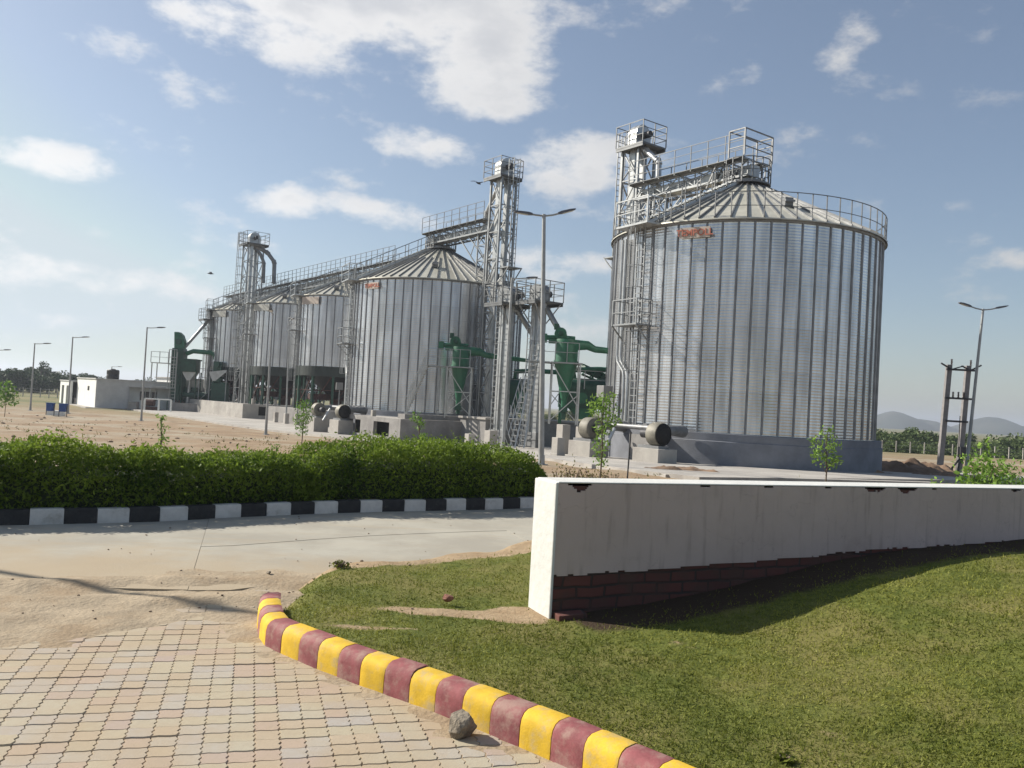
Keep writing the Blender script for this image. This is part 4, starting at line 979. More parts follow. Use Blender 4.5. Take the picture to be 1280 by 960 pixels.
def holed_wall(mb, a, b, z0, z1, holes, th, axis, at_):
    """wall of boxes along an axis with rectangular openings; holes = [(u0,u1,v0,v1)]"""
    us = sorted(holes)
    def bx(u0, u1, v0, v1):
        if u1 - u0 < 1e-4 or v1 - v0 < 1e-4: return
        if axis == 'x': mb.box(u0, u1, at_ - th, at_, v0, v1)
        else: mb.box(at_ - th, at_, u0, u1, v0, v1)
    u = a
    for h in us: bx(u, h[0], z0, z1); bx(h[0], h[1], z0, h[2]); bx(h[0], h[1], h[3], z1); u = h[1]
    bx(u, b, z0, z1)
# near duct pit before the second silo
e = yempty('concrete_pit', 17.26, 7.68, -.9, 'pale concrete block with two square openings in front of the second silo', 'concrete pit')
mb = MB(); holed_wall(mb, -7.6, -.25, 0, 1.38, [(-6.6, -4.9, .3, 1.12), (-3.2, -1.3, .3, 1.12)], .25, 'y', 0); holed_wall(mb, -9.8, 0, 0, 1.38, [], .25, 'x', 0)
mb.build('wall', conc, e, bevel=.01)
mb = MB(); mb.box(-9.6, -.26, -7.6, -.26, .02, .04); mb.build('floor', conc, e)
MB().box(-.75, -.7, -7.0, -1.0, .05, 1.19).build('dark_backing', darkm, e)  # near-black panel added to stand in for shade behind the openings
mb = MB(); mb.box(-9.6, -.4, -7.6, -.255, 1.2, 1.36); mb.build('cover_slab', concl, e)
mb = MB(); mb.box(-9.0, -.7, -1.6, -.8, 1.385, 1.66); mb.build('upstand', conc, e)
for yy in (-3.9, -7.2): MB().box(-.45, -.2, yy - .12, yy + .12, 1.382, 1.75).build('post', concl, e, bevel=.02)
# far pit below the narrow silos
e = yempty('concrete_pit', 50.3, 5.1, -1.05, 'long low concrete base under the narrow silos with two dark openings at its right end', 'concrete pit')
mb = MB(); holed_wall(mb, -16.5, -.25, 0, 1.45, [], .25, 'y', 0); holed_wall(mb, -5.2, 0, 0, 1.45, [(-2.35, -1.45, .45, 1.25), (-3.6, -2.7, .45, 1.25)], .25, 'x', 0); mb.build('wall', concl, e, bevel=.01)
mb = MB(); mb.box(-9.2, -.26, -16.3, -1.6, 1.2, 1.4); mb.build('cover_slab', conc, e)
mb = MB(); mb.box(-5.1, -.26, -1.55, -.7, 0, 1.3); mb.build('dark_backing', darkm, e)  # near-black block added for the shade inside the openings
for xx in (-1.0, -3.1, -4.8): MB().box(xx - .1, xx + .1, -.45, -.25, 1.455, 1.95).build('post', concl, e, bevel=.02)
# base under the middle narrow silo
e = yempty('foundation_block', 37.5, 4.1, -1.0, 'dark shaded concrete base under the first narrow silo', 'concrete base')
mb = MB(); mb.box(-8.4, 0, -9.5, 0, 0, 1.35); mb.build('block', conc, e, bevel=.02)
for k in range(3): MB().box(.6 + .02 * k, .95, -1.2 - 2.2 * k, -.8 - 2.2 * k, 0, .95).build('pier', concl, e, bevel=.02)
# base below the middle elevators
e = yempty('foundation_block', 14.8, 3.6, -.8, 'grey concrete base block behind the two middle bucket elevators', 'concrete base')
mb = MB(); mb.box(-8.2, 0, -2.6, 0, 0, 1.5); mb.build('block', conc, e, bevel=.02)
mb = MB(); mb.box(-8.3, .1, -2.7, .1, 1.502, 1.62); mb.build('slab', concl, e, bevel=.01)
for (px, py, Y, w_, h_, lab) in ((586, 566, 41, .36, .6, 'small concrete stub post before the grey pit wall'), (703, 560, 36, .42, 1.25, 'taller concrete pier left of the blower under the green cyclone'), (727, 560, 36.5, .42, 1.2, 'taller concrete pier right of its twin under the green cyclone'),
                              (697, 566, 33, .36, .7, 'short concrete stub in front of the tall piers'), (613, 555, 45, .5, .8, 'low concrete block at the foot of the slim lattice tower')):
    p = at(px, py, Y); b_ = MB(); b_.box(-w_ / 2, w_ / 2, -w_ / 2, w_ / 2, -.3, h_); b_.box(-w_ / 2 - .03, w_ / 2 + .03, -w_ / 2 - .03, w_ / 2 + .03, -.3, .08)
    o = b_.build('concrete_pier', concl, bevel=.015); o.location = (p.x, p.y, gz(p.x, p.y) + .12); o.rotation_euler.z = RZ; tag(o, lab, 'pier', 'concrete piers in the yard')

# ---------------------------------------------------------------- blowers
def blower(t, s, zc, label, face=1, zg=-.4, r=.44):
    e = yempty('blower', t, s, 0, label, 'blower', 'aeration blowers at the silo feet')
    mb = MB(); n = 28; prof = [(0, -.02), (r * .96, -.02), (r, .03), (r, .42), (r * .96, .47), (0, .47)]
    bm_ = MB(); bm_.lathe(prof[1:-1], n); o = bm_.build('fan_housing', mat('cream steel', (.17, .16, .13), .6, .1, .3, 4), e, smooth=35); o.rotation_euler = (R(-90) * face, 0, 0); o.location = (0, -.2 * face, zc)
    im = MB(); im.lathe([(r * .94, .03), (r * .9, -.0), (r * .6, .12), (0.01, .14)], n, cap=False); i_ = im.build('inlet', darkm, o, smooth=35); i_.location = (0, 0, .475); 
    gm = MB()
    for k in range(3): rr_ = r * (.3 + .25 * k); gm.tube([(rr_ * math.cos(a), rr_ * math.sin(a), .5) for a in [2 * math.pi * j / 20 for j in range(21)]], .012, 5)
    gm.build('inlet_guard', galvd, o)
    d = MB(); d.tube([(-r * .2, 0, zc + r * .35), (-.9, -.1 * face, zc + r * .35), (-1.7, -.3 * face, zc + r * .3)], .15, 14, r2=.24); d.build('outlet_duct', galvd, e, smooth=40)
    mt_ = MB(); mt_.tube([(0, -.25 * face, zc), (0, -.75 * face, zc)], .17, 14); mt_.build('motor', ironm, e, smooth=40)
    f_ = MB(); f_.box(-.3, .3, -.7, .35, zc - r - .08, zc - r + .02); f_.build('base_frame', galvd, e)
    b_ = MB(); b_.box(-.5, .5, -.75, .55, zg - .1, zc - r - .082); b_.build('concrete_plinth', concl, e, bevel=.015)
    return e
blower(-2.45, 8.0, .83, 'cream drum blower with dark round inlet at the ladder of the largest silo', 1, -.35)
blower(1.2, 8.0, .85, 'cream drum blower behind the tall young tree by the largest silo', -1, -.45)
blower(24.0, 8.0, .62, 'drum blower with round dark inlet at the left foot of the second silo', 1, -.85, .44)
blower(27.6, 8.0, .62, 'drum blower farther left before the dark base, beside the second silo', -1, -.95, .44)
def manifold(t, s0, zc, label):
    e = yempty('air_duct', t, s0, 0, label, 'air duct', 'air ducts between the blowers')
    mb = MB(); mb.tube([(-.5, 1.4, zc), (-.5, -1.7, zc)], .10, 14); mb.tube([(-.5, .2, zc), (-2.0, .2, zc)], .17, 14); mb.build('duct', galvd, e, smooth=40)
    mb = MB(); mb.tube([(.05, -.9, zc - .1), (.5, -.9, zc - .9)], .07, 8); mb.build('drain_pipe', galvl, e, smooth=40)
    b_ = MB(); b_.box(-.9, -.4, -.5, .6, -1.0, zc - .28); b_.build('support', conc, e)
manifold(-.7, 7.6, 1.02, 'pale round air duct joining the two blowers of the largest silo')
manifold(25.7, 7.6, .84, 'pale round air duct joining the two blowers of the second silo')

# pipes, box and rail on the walls of the two wide silos
def wall_pipes(t, Rr, a, zlo, zhi, label):
    e = yempty('wall_pipe', t, .45 if t == 0 else 0, 0, label, 'pipe', 'aeration pipes on the silo walls'); e.rotation_euler.z = RZ + a
    for y, off in ((-.28, 0), (0.0, .1)):
        mb = MB(); r_ = Rr + .14; mb.tube([(r_, y - .35, zhi), (r_, y - .35, zlo + 3.0), (r_, y - .28, zlo + 2.7), (r_, y + .2, zlo + 2.3), (r_, y + .3, zlo + 2.0), (r_, y + .3, zlo)], .065, 10); mb.build('pipe', galvl, e, smooth=50)
    mb = MB(); mb.box(Rr + .3, Rr + .75, -1.15, -.55, zlo + 1.15, zlo + 1.65); mb.build('junction_box', mat('grey painted box', (.2, .2, .2), .5, .2, .1, 3), e, bevel=.015)
    mb = MB(); mb.rod((Rr + .5, -.95, -.4), (Rr + .5, -.95, zlo + 1.15), .06); mb.rod((Rr + .5, -.75, -.4), (Rr + .5, -.75, zlo + 1.15), .06)
    for k in range(8): mb.rod((Rr + .5, -.95, -.2 + .3 * k), (Rr + .5, -.75, -.2 + .3 * k), .03)
    mb.build('box_stand', galv, e)
wall_pipes(0, 5.75, R(-13), 1.0, 8.9, 'bent aeration pipes with junction box on the wall of the largest silo')
wall_pipes(26.5, 5.9, R(-22), .85, 9.0, 'bent aeration pipes with junction box at the left edge of the second silo')

# ---------------------------------------------------------------- bucket elevators without lattice
def elevator(px, Y, z0, zp, label, sp=None, t=None, s=None, hw=.3, plat=(-1.0, 1.0, -.85, .85)):
    p = at(px, 400, Y) if t is None else Vector((*yard(t, s), 0))
    e = empty('bucket_elevator', (p.x, p.y, 0), RZ, label, 'elevator', 'bucket elevators with round heads')
    for k in (-1, 1):
        mb = MB(); mb.box(-.15, .15, k * hw - .18, k * hw + .18, z0 + .9, zp + .05)
        z = z0 + 2
        while z < zp: mb.box(-.18, .18, k * hw - .21, k * hw + .21, z, z + .06); z += 1.9
        mb.build('casing', galvl, e)
    mb = MB(); mb.prism([(-.35, 0), (.35, 0), (.42, .7), (.3, .95), (-.3, .95), (-.42, .7)], -.62, .62, 'x') if False else mb.box(-.3, .3, -.7, .7, z0, z0 + .9); mb.box(-.34, .34, -.75, .75, z0 + .5, z0 + .56); mb.build('boot', galvd, e)
    platform(e, *plat, zp); head(e, 0, 0, zp + .02, 1.15, .55, .95, galv, R(90))
    mb = MB(); ladder_mesh(mb, (.45, -.1, z0), (.45, -.1, zp + .9), .42, .3, (0, 1, 0), .04); la = mb.build('ladder', galv, e)
    for x, y in ((.5, .6), (.5, -.6)): pass
    mb = MB()
    for x, y in ((-.9, -.75), (.9, -.75), (-.9, .75), (.9, .75)): mb.rod((x, y, zp - .1), (x * .2, y * .6, zp - 1.2), .06)
    mb.build('platform_braces', galv, e)
    if sp:
        pts_ = [(0, 0, zp - .1)] + [(*to_loc(dx, dy), z) for dx, dy, z in sp]; spout(e, pts_, .16, galv)
    return e
E1 = elevator(633, 47, -.7, 7.25, 'left one of the two middle bucket elevators, beside the foot of the slim lattice tower', [(.6, .2, 6.9), (2.1, .6, 4.9), (2.1, .6, 3.6)])
E2 = elevator(673, 46, -.7, 7.35, 'right one of the two middle bucket elevators, behind the twin arm lamp post', [(.4, -.2, 7.0), (2.0, -.9, 4.4), (2.0, -.9, 3.9)])
E3 = elevator(0, 0, .3, 8.9, 'bucket elevator at the far left end with its long spout leaning left', [(-.3, -.2, 8.6), (-2.7, -1.2, 4.9), (-2.7, -1.2, 4.3)], t=66.8, s=3.4)
spout(E3, [(*to_loc(.3, .2), 8.6), (*to_loc(1.6, 1.0), 7.2), (*to_loc(1.6, 1.0), 5)], .14, galv)

# ---------------------------------------------------------------- green cyclones
def cyclone(px, Y, zb, zp, r, label, duct_len, lad=True, sw=.95, raking=1):
    p = at(px, 480, Y); e = empty('dust_cyclone', (p.x, p.y, 0), 0, label, 'cyclone', 'green cyclones with fans')
    mb = MB(); mb.lathe([(r, zp - .05), (r, zp + 1.15), (r * .98, zp + 1.2), (0.05, zp + 1.25)], 28); mb.lathe([(r + .04, zp + .02), (r + .04, zp + .1)], 28); b_ = mb.build('cyclone_body', green, e, smooth=30)
    mb = MB(); mb.lathe([(r, zp - .05), (.14, zp - 2.0), (.14, zp - 2.35)], 28); mb.build('cone', green, e, smooth=25)
    mb = MB(); mb.tube([(0, 0, zp - 2.35), (.02, 0, zb + .25)], .12, 12); mb.box(-.2, .2, -.2, .2, zp - 2.55, zp - 2.3); mb.build('rotary_valve', dgreen, e)
    # fan scroll on the roof
    mb = MB(); pr = [(.3 * math.cos(a) * (1 + .18 * a / 6), .3 * math.sin(a) * (1 + .18 * a / 6)) for a in [2 * math.pi * k / 18 for k in range(18)]]; mb.prism(pr, -.16, .16, 'y'); f_ = mb.build('fan_scroll', green, e, smooth=30, loc=(-.35, 0, zp + 1.5))
    mb = MB(); mb.box(-.36, -.12, -.12, .12, .2, .5); mb.tube([(0, -.16, 0), (0, -.4, 0)], .12, 12); mb.build('fan_outlet', dgreen, f_)
    mb = MB(); mb.tube([(-1.3, 0, zp + 1.25), (-.3, 0, zp + 1.3), (.4, .1, zp + 1.28)], .13, 12); mb.box(-1.35, -1.05, -.18, .18, zp + 1.0, zp + 1.45); mb.box(-.95, -.2, -.2, .2, zp + .98, zp + 1.18); mb.build('motor_deck', green, e, smooth=40)
    # inlet duct to the right
    mb = MB(); mb.tube([(.3, .1, zp + .95), (1.1, .2, zp + .98), (1.5, .25, zp + .8), (duct_len, .4, zp + .62)], .3, 14, r2=.11); mb.build('inlet_duct', green, e, smooth=40)
    # frame
    fl = MB(); P_ = [(-.75, -.6), (.75, -.6), (.75, .6), (-.75, .6)]
    mb = MB(); mb.add([(x * sw * 1.15, y * 1.1, zp + h) for h in (-.07, 0) for x, y in P_], [(0, 3, 2, 1), (4, 5, 6, 7), (0, 1, 5, 4), (1, 2, 6, 5), (2, 3, 7, 6), (3, 0, 4, 7)]); mb.build('platform', galv, e)
    for x, y in P_: MB().rod((x * sw, y, zp), (x * sw, y, zb), .07).build('leg', galvl, e)
    mb = MB()
    for (a, b), (c, d) in zip(P_, P_[1:] + P_[:1]): mb.rod((a * sw, b, zp - .1), (c * sw, d, zb + .9), .045); mb.rod((c * sw, d, zp - 1.6), (a * sw, b, zb + .2), .045); mb.rod((a * sw, b, zp - 1.5), (c * sw, d, zp - 1.5), .045)
    mb.build('bracing', galvl, e)
    mb = MB(); rail_mesh(mb, [(-1.9, -.66, zp), (-1.2, -.66, zp), (-.6, -.66, zp), (0, -.66, zp), (.6, -.66, zp)], 1.0, .035); mb.box(-1.95, -.85, -.66, .6, zp - .06, zp - .005); mb.build('side_walkway', galv, e)
    if lad:
        mb = MB(); dx = -.9 * raking
        for yy in (-.62, .1):
            mb.rod((-1.9, yy, zp), (-1.9 + dx * 1.3, yy, zb), .06); mb.rod((-1.9, yy, zp + .95), (-1.9 + dx * 1.3, yy, zb + .95), .04)
            for k in range(7): q = k / 6; mb.rod((-1.9 + dx * 1.3 * q, yy, zp + (zb - zp) * q), (-1.9 + dx * 1.3 * q, yy, zp + (zb - zp) * q + .95), .035)
        for k in range(14): q = (k + .5) / 14; mb.box(-1.9 + dx * 1.3 * q - .1, -1.9 + dx * 1.3 * q + .1, -.6, .08, zp + (zb - zp) * q, zp + (zb - zp) * q + .03)
        mb.build('stair', galvl, e)
        mb = MB(); mb.rod((-1.2, -.6, zp), (-1.2, -.6, zb), .06); mb.rod((-1.2, .5, zp), (-1.2, .5, zb), .06); mb.rod((-1.2, -.6, zb + .4), (-1.2, .5, zb + .4), .05); mb.build('walkway_legs', galv, e)
    return e
cyclone(574, 50, .66, 3.7, .5, 'green cyclone on a white steel frame in front of the second silo', 4.2)
cyclone(706, 43.5, .75, 3.95, .6, 'green cyclone beside the left edge of the largest silo, taller one behind the lamp post', 5.0, lad=False)
# raking service ladder by the middle elevator
def rake_ladder(x0, y0, z0, x1, y1, z1, label, name='service_stair'):
    e = empty(name, (x0, y0, z0), 0, label, 'stair', 'raking steel service stairs'); d = Vector((x1 - x0, y1 - y0, z1 - z0))
    for k in (-1, 1):
        mb = MB(); o_ = Vector((.12, -.33, 0)) * k; mb.rod(o_, d + o_, .07); mb.build('stringer', galvl, e)
        mb = MB(); mb.rod(o_ + Vector((-.35, 0, .75)), d + o_ + Vector((-.1, 0, .9)), .04)
        for q in range(8): a = d * (q / 7); mb.rod(a + o_, a + o_ + Vector((-.35 + .25 * q / 7, 0, .8)), .035)
        mb.build('handrail', galvl, e)
    mb = MB(); n = int(d.length / .27)
    for q in range(n): a = d * ((q + .5) / n); mb.rod(a + Vector((.12, -.33, 0)), a - Vector((.12, -.33, 0)), .16, .03)
    mb.build('treads', galvl, e)
p = at(652, 555, 44); q = at(672, 440, 45); rake_ladder(p.x, p.y, -.6, q.x, q.y, 5.0, 'steep steel stair beside the right middle elevator')
p = at(640, 557, 43); q = at(655, 500, 43.5); rake_ladder(p.x, p.y, -.65, q.x, q.y, 2.2, 'short steep steel stair left of its longer twin')
# green machinery between second elevator and largest silo
def drum_machine(px, Y, zb, L, r, label, rz=0):
    p = at(px, 500, Y); e = empty('grain_cleaner', (p.x, p.y, 0), rz, label, 'cleaner', 'green grain cleaners')
    mb = MB(); mb.box(-L / 2, L / 2, -.7, .7, zb + .9, zb + 1.9); mb.tube([(-L / 2, 0, zb + 1.9), (L / 2, 0, zb + 1.9)], .65, 20); mb.build('housing', dgreen, e, smooth=35)
    mb = MB(); mb.prism([(-L * .3, zb + .9), (L * .3, zb + .9), (.15, zb + .3), (-.15, zb + .3)], -.5, .5, 'y'); mb.build('hopper', green, e)
    for x in (-L / 2 + .1, L / 2 - .1):
        for y in (-.6, .6): MB().rod((x, y, zb), (x, y, zb + 1.0), .1).build('leg', green, e)
    mb = MB(); mb.tube([(-L * .2, 0, zb + 2.5), (-L * .2, 0, zb + 3.0), (L * .3, 0, zb + 3.1), (L + .4, .2, zb + 3.1)], .15, 12); mb.build('dust_pipe', green, e, smooth=45)
    mb = MB(); mb.tube([(-.1, -.72, zb + 1.45), (-.1, -.95, zb + 1.45)], .3, 18); mb.build('fan_cover', green, e, smooth=35)
    mb = MB(); rail_mesh(mb, [(-L / 2, -.8, zb + 1.95), (0, -.8, zb + 1.95), (L / 2, -.8, zb + 1.95), (L / 2, .8, zb + 1.95)], 1.0, .04); mb.build('railing', galv, e)
    return e
drum_machine(728, 46.5, .75, 2.6, .6, 'dark green cleaning machine behind the cyclone, beside the largest silo')
drum_machine(652, 53, .75, 2.4, .6, 'dark green cleaning machine partly hidden between the middle elevators')
# inclined green conveyor
a = at(735, 452, 47); b = at(762, 496, 48); a = Vector((a.x - .3, a.y, 3.9)); b = Vector((b.x + 2.2, b.y + 1.5, 2.6))
e = empty('inclined_conveyor', a, 0, 'sloping green conveyor with truss sides running behind the largest silo', 'conveyor'); d = b - a
MB().rod((0, 0, 0), d, .5, .3).build('conveyor_casing', dgreen, e)
mb = MB()
for yy in (-.35, .35):
    mb.rod((0, yy, -.35), d + Vector((0, yy, -.35)), .06); mb.rod((0, yy, .2), d + Vector((0, yy, .2)), .06)
    for k in range(9): mb.rod(d * (k / 9) + Vector((0, yy, -.35)), d * ((k + 1) / 9) + Vector((0, yy, .2)), .04)
mb.build('truss', green, e)
mb = MB(); mb.rod((.6, 0, -.3), (.6, 0, -3.2), .12); mb.rod(d * .6 + Vector((0, 0, -.3)), d * .6 + Vector((0, 0, -2.6)), .12); mb.build('supports', green, e)

# ---------------------------------------------------------------- far left intake machinery
p = at(221, 500, 88); e = empty('aspirator', (p.x, p.y, -1.0), 0, 'tall dark green aspirator with curved fan top at the far left of the plant', 'aspirator')
mb = MB(); mb.prism([(-.45, 1.2), (.6, 1.2), (.6, 6.2), (.5, 6.6), (-.6, 6.6), (-.6, 4.4)], -.6, .6, 'y'); mb.build('body', dgreen, e, bevel=.03)
mb = MB(); pr = [(-.5, 6.6), (-.6, 8.3), (-.1, 8.3), (.25, 8.0), (.5, 7.4), (.5, 6.6)]; mb.prism(pr, -.35, .35, 'y'); f_ = mb.build('fan_scroll', green, e, bevel=.03)
mb = MB(); mb.tube([(-.05, -.36, 7.3), (-.05, -.5, 7.3)], .3, 18); mb.build('fan_inlet', dgreen, f_, smooth=40)
mb = MB(); mb.tube([(.7, 0, 6.1), (1.4, 0, 6.4), (3.2, .2, 6.35), (3.6, .2, 6.1), (3.75, .2, 5.5), (3.8, .2, 3)], .24, 12); mb.build('duct', green, e, smooth=45)
mb = MB(); ladder_mesh(mb, (-.2, -.85, 0), (-.2, -.85, 6.2), .6, .35, (1, 0, 0), .06); la = mb.build('ladder', galvl, e); mb = MB(); cage_mesh(mb, (-.2, -.85, 2.4), (-.2, -.85, 6.4), (0, -1, 0), (1, 0, 0), .4, .8, .05); mb.build('cage', galvl, la)
for x in (-.7, .65):
    for y in (-.6, .6): MB().rod((x, y, 0), (x, y, 1.25), .14).build('leg', dgreen, e)
mb = MB(); rail_mesh(mb, [(-2.6, -.9, 5.0), (-1.7, -.9, 5.0), (-.8, -.9, 5.0)], 1.1, .05); mb.box(-2.6, -.8, -.9, .6, 4.92, 5.0); mb.rod((-2.5, -.8, 0), (-2.5, -.8, 5), .09); mb.rod((-2.5, .5, 0), (-2.5, .5, 5), .09); mb.rod((-2.5, -.8, 2.5), (-.8, -.8, 2.5), .06); mb.build('side_stage', galvl, e)
p = at(236, 500, 88); e = empty('intake_hopper', (p.x, p.y, -1.0), 0, 'dark square bin with pale cone outlet right of the tall aspirator', 'hopper')
mb = MB(); mb.box(-.75, .75, -.7, .7, 4.2, 5.5); mb.box(-.85, .85, -.8, .8, 5.4, 5.55); mb.build('bin', dgreen, e, bevel=.02)
mb = MB(); mb.prism([(-.75, 4.19), (.75, 4.19), (.16, 3.3), (-.16, 3.3)], -.5, .5, 'y'); mb.build('cone', galvl, e)
mb = MB(); mb.tube([(0, 0, 3.3), (-.15, 0, .9)], .17, 12); mb.build('outlet_pipe', galvl, e, smooth=40)
for x in (-.85, .85):
    for y in (-.7, .7): MB().rod((x, y, 1.0), (x, y, 4.2), .1).build('leg', dgreen, e)
mb = MB(); mb.box(-.9, .5, .2, 1.2, 1.1, 2.6); mb.tube([(-1.2, .1, 1.8), (1.8, .1, 1.8)], .35, 12); mb.build('cleaner_body', dgreen, e)
mb = MB(); rail_mesh(mb, [(1.2, -.8, 2.6), (1.9, -.8, 2.6), (2.6, -.8, 2.6)], 1.1, .05); mb.rod((1.25, -.8, .5), (1.25, -.8, 5.4), .07); mb.rod((2.6, -.8, .5), (2.6, -.8, 5.4), .07); mb.rod((1.25, -.8, 4.6), (2.6, -.8, 4.6), .06); mb.rod((1.25, -.8, 1.2), (2.6, -.8, 2.6), .05); mb.build('frame', galv, e)
p = at(272, 500, 87); e = empty('intake_hopper', (p.x, p.y, -1.0), 0, 'pale tapered chute and dark machine between the far elevator and lattice tower', 'hopper')
mb = MB(); mb.prism([(-.9, 4.3), (.9, 4.6), (.9, 4.4), (-.2, 3.4), (-.5, 3.4)], -.5, .5, 'y'); mb.build('chute', galvl, e)
mb = MB(); mb.box(-.5, .3, -.4, .4, 3.2, 5.4); mb.tube([(-.1, -.45, 5.1), (-.1, -.7, 5.1)], .3, 14); mb.box(-.6, 1.0, -.4, .4, 1.3, 3.3); mb.build('machine', dgreen, e)
for x in (-.8, .9): MB().rod((x, -.4, 1.2), (x, -.4, 4.4), .09).build('leg', galv, e)
# low dark intake pit with raised edge at far left
p = at(224, 522, 86); e = empty('intake_pit', (p.x, p.y, -1.05), 0, 'low dark concrete intake pit under the tall aspirator', 'intake pit')
mb = MB(); mb.box(-1.0, 3.4, -.2, .1, 0, 1.0); mb.box(-1.0, 3.4, 2.0, 2.3, 0, 1.0); mb.box(-1.0, -.7, .1, 2.0, 0, 1.0); mb.build('wall', conc, e)
MB().box(-.7, 3.4, .1, 2.0, .8, .9).build('cover', ironm, e)

# ---------------------------------------------------------------- lamp posts
LG = 'street lamps round the yard'
def lamp(base, h, lean, arms, label, r=.055, tiltdir=None):
    e = empty('street_lamp', base, 0, label, 'lamp post', LG)
    top = Vector((lean, 0, h)); mb = MB(); mb.tube([(0, 0, 0), (lean * .5, 0, h * .5), top], r * 1.25, 12, r2=r * .75); mb.build('pole', polem, e, smooth=50)
    mb = MB(); mb.lathe([(.22, 0), (.22, .02)], 4); mb.lathe([(r * 1.5, .02), (r * 1.35, .3)], 12)
    for k in range(4): a = math.pi / 4 + k * math.pi / 2; mb.box(.14 * math.cos(a) - .015, .14 * math.cos(a) + .015, .14 * math.sin(a) - .015, .14 * math.sin(a) + .015, .02, .06)
    mb.build('base_plate', polem, e)
    MB().box(-.05 + lean * .1, .05 + lean * .1, -r - .05, -r + .01, .75, 1.05).build('access_door', polem, e) if False else None
    for az_, L_, rise in arms:
        c_, s_ = math.cos(az_), math.sin(az_); a0 = top - Vector((0, 0, .05)); a1 = a0 + Vector((c_ * L_ * .55, s_ * L_ * .55, rise * .4)); a2 = a0 + Vector((c_ * L_, s_ * L_, rise))
        mb = MB(); mb.tube([a0, a1, a2], .03, 10); ar = mb.build('arm', polem, e, smooth=50)
        d = (a2 - a1).normalized(); s2 = Vector((-s_, c_, 0)); u2 = s2.cross(d) * -1; mb = MB(); o_ = a2 - d * .05
        sec = [(0, .05, .045), (.12, .085, .06), (.4, .12, .045), (.58, .08, .02)]; vs = []
        for q, w_, h_ in sec: vs += [o_ + d * q + s2 * x_ * w_ + u2 * z_ * h_ for x_, z_ in ((-1, -.5), (1, -.5), (.75, .9), (-.75, .9))]
        fs = [(3, 2, 1, 0), (12, 13, 14, 15)] + [(j * 4 + k, j * 4 + (k + 1) % 4, (j + 1) * 4 + (k + 1) % 4, (j + 1) * 4 + k) for j in range(3) for k in range(4)]
        mb.add(vs, fs); hd_ = mb.build('lamp_head', headm, e, smooth=30)
        mb = MB(); mb.rod(o_ + d * .14 - u2 * .034, o_ + d * .5 - u2 * .03, .15, .012); mb.build('lens', lensm, hd_)
    return e
def lamp_px(bx, by, Y, tx, ty, arms, label, r=.055):
    b = at(bx, by, Y); z = gz(b.x, b.y); t_ = at(tx, ty, Y); return lamp((b.x, b.y, z), t_.z - z, t_.x - b.x, arms, label, r)
PI = math.pi
lamp_px(676.5, 578, 26.3, 680, 268, [(R(8), .5, .13), (R(188), .42, .02)], 'nearest street lamp, tall post with two heads between the hedge and the middle elevators', .075)
lamp_px(628.5, 562, 41, 640, 347, [(R(5), .75, .08)], 'leaning single head lamp post in front of the slim lattice tower', .07)
lamp_px(331.5, 553, 46, 341, 392, [(R(-80), .7, .08)], 'leaning lamp post before the pit openings of the narrow silos', .06)
lamp_px(176, 532, 60, 184, 409, [(R(3), .75, .06)], 'third lamp post from the left, beside the white building', .06)
lamp_px(84.5, 522, 66, 91, 421, [(R(3), .75, .06)], 'second lamp post from the left, by the blue bins', .06)
lamp_px(37.5, 517, 68, 43.5, 429, [(R(3), .75, .06)], 'leftmost whole lamp post standing before the dark tree row', .06)
lamp_px(-11, 512, 70, -6, 437, [(R(3), .75, .06)], 'lamp at the left edge of the view with only its head showing', .06)
lamp_px(358.5, 512, 68, 362, 400, [(R(-60), .6, .06)], 'thin lamp post between the middle and right narrow silos', .06)
lamp_px(137.5, 480, 120, 140, 458, [(R(3), .9, .06)], 'tiny distant lamp post rising behind the black roof tank', .08)
lamp_px(1207.5, 575, 37, 1229, 386, [(R(5), .62, .12), (R(185), .62, .12)], 'leaning twin head lamp post on the far right', .065)
lamp((-11.9, 9.75, -.05), 7.6, 0, [(R(160), .6, .1)], 'lamp post outside the left of the view that throws the thin shadow across the road', .055)

# ---------------------------------------------------------------- white building
bc = at(118, 515, 84); e = empty('white_building', (bc.x, bc.y, -1.05), RZ, 'low flat roofed white building with black roof tank left of the plant', 'building')
# local: x = towards road side (lit face normal), -y = along u (left and away); right face runs along -x
H = 2.95
mb = MB(); holed_wall(mb, -10, -.2, 0, H, [(-4.2, -3.3, 1.75, 2.2)], .2, 'y', 0); mb.build('side_wall', whitew, e, bevel=.01)
mb = MB(); mb.box(-3.0, 0, -.2, 0, 0, H); mb.box(-16, -3.0, -.2, 0, 2.35, H); mb.box(-3.2, -3.0, -1.2, -.2, 0, 2.35); mb.box(-16, -15.8, -10, -.2, 0, H); mb.box(-16, 0, -10.2, -10, 0, H); mb.build('front_wall', greyw, e, bevel=.01)
mb = MB(); holed_wall(mb, -15.8, -3.2, 0, 2.35, [(-6.2, -4.4, .95, 2.0), (-9.2, -8.0, 0, 2.1), (-12.4, -10.8, .95, 2.0)], .2, 'x', -1.2); mb.build('veranda_wall', whitew, e)
MB().box(-16.1, .1, -10.1, .1, H, H + .1).build('roof', greyw, e, bevel=.01)
mb = MB(); mb.box(-14, -7.2, -6, -.4, H + .1, H + .55); mb.build('raised_roof', greyw, e)
MB().box(-14.2, -7.0, -6.2, -.2, H + .55, H + .65).build('roof_edge', conc, e)
wn = MB(); wn.box(-6.2, -4.4, -1.38, -1.34, .95, 2.0); w_ = wn.build('window', mat('window glass', (.03, .035, .04), .1, 0, .1, 2), e); mb = MB()
for x in (-6.2, -5.6, -5.0, -4.45): mb.box(x, x + .06, -1.34, -1.28, .95, 2.0)
mb.box(-6.2, -4.4, -1.34, -1.28, 1.94, 2.0); mb.box(-6.2, -4.4, -1.34, -1.28, .95, 1.01); mb.build('window_frame', whitew, w_)
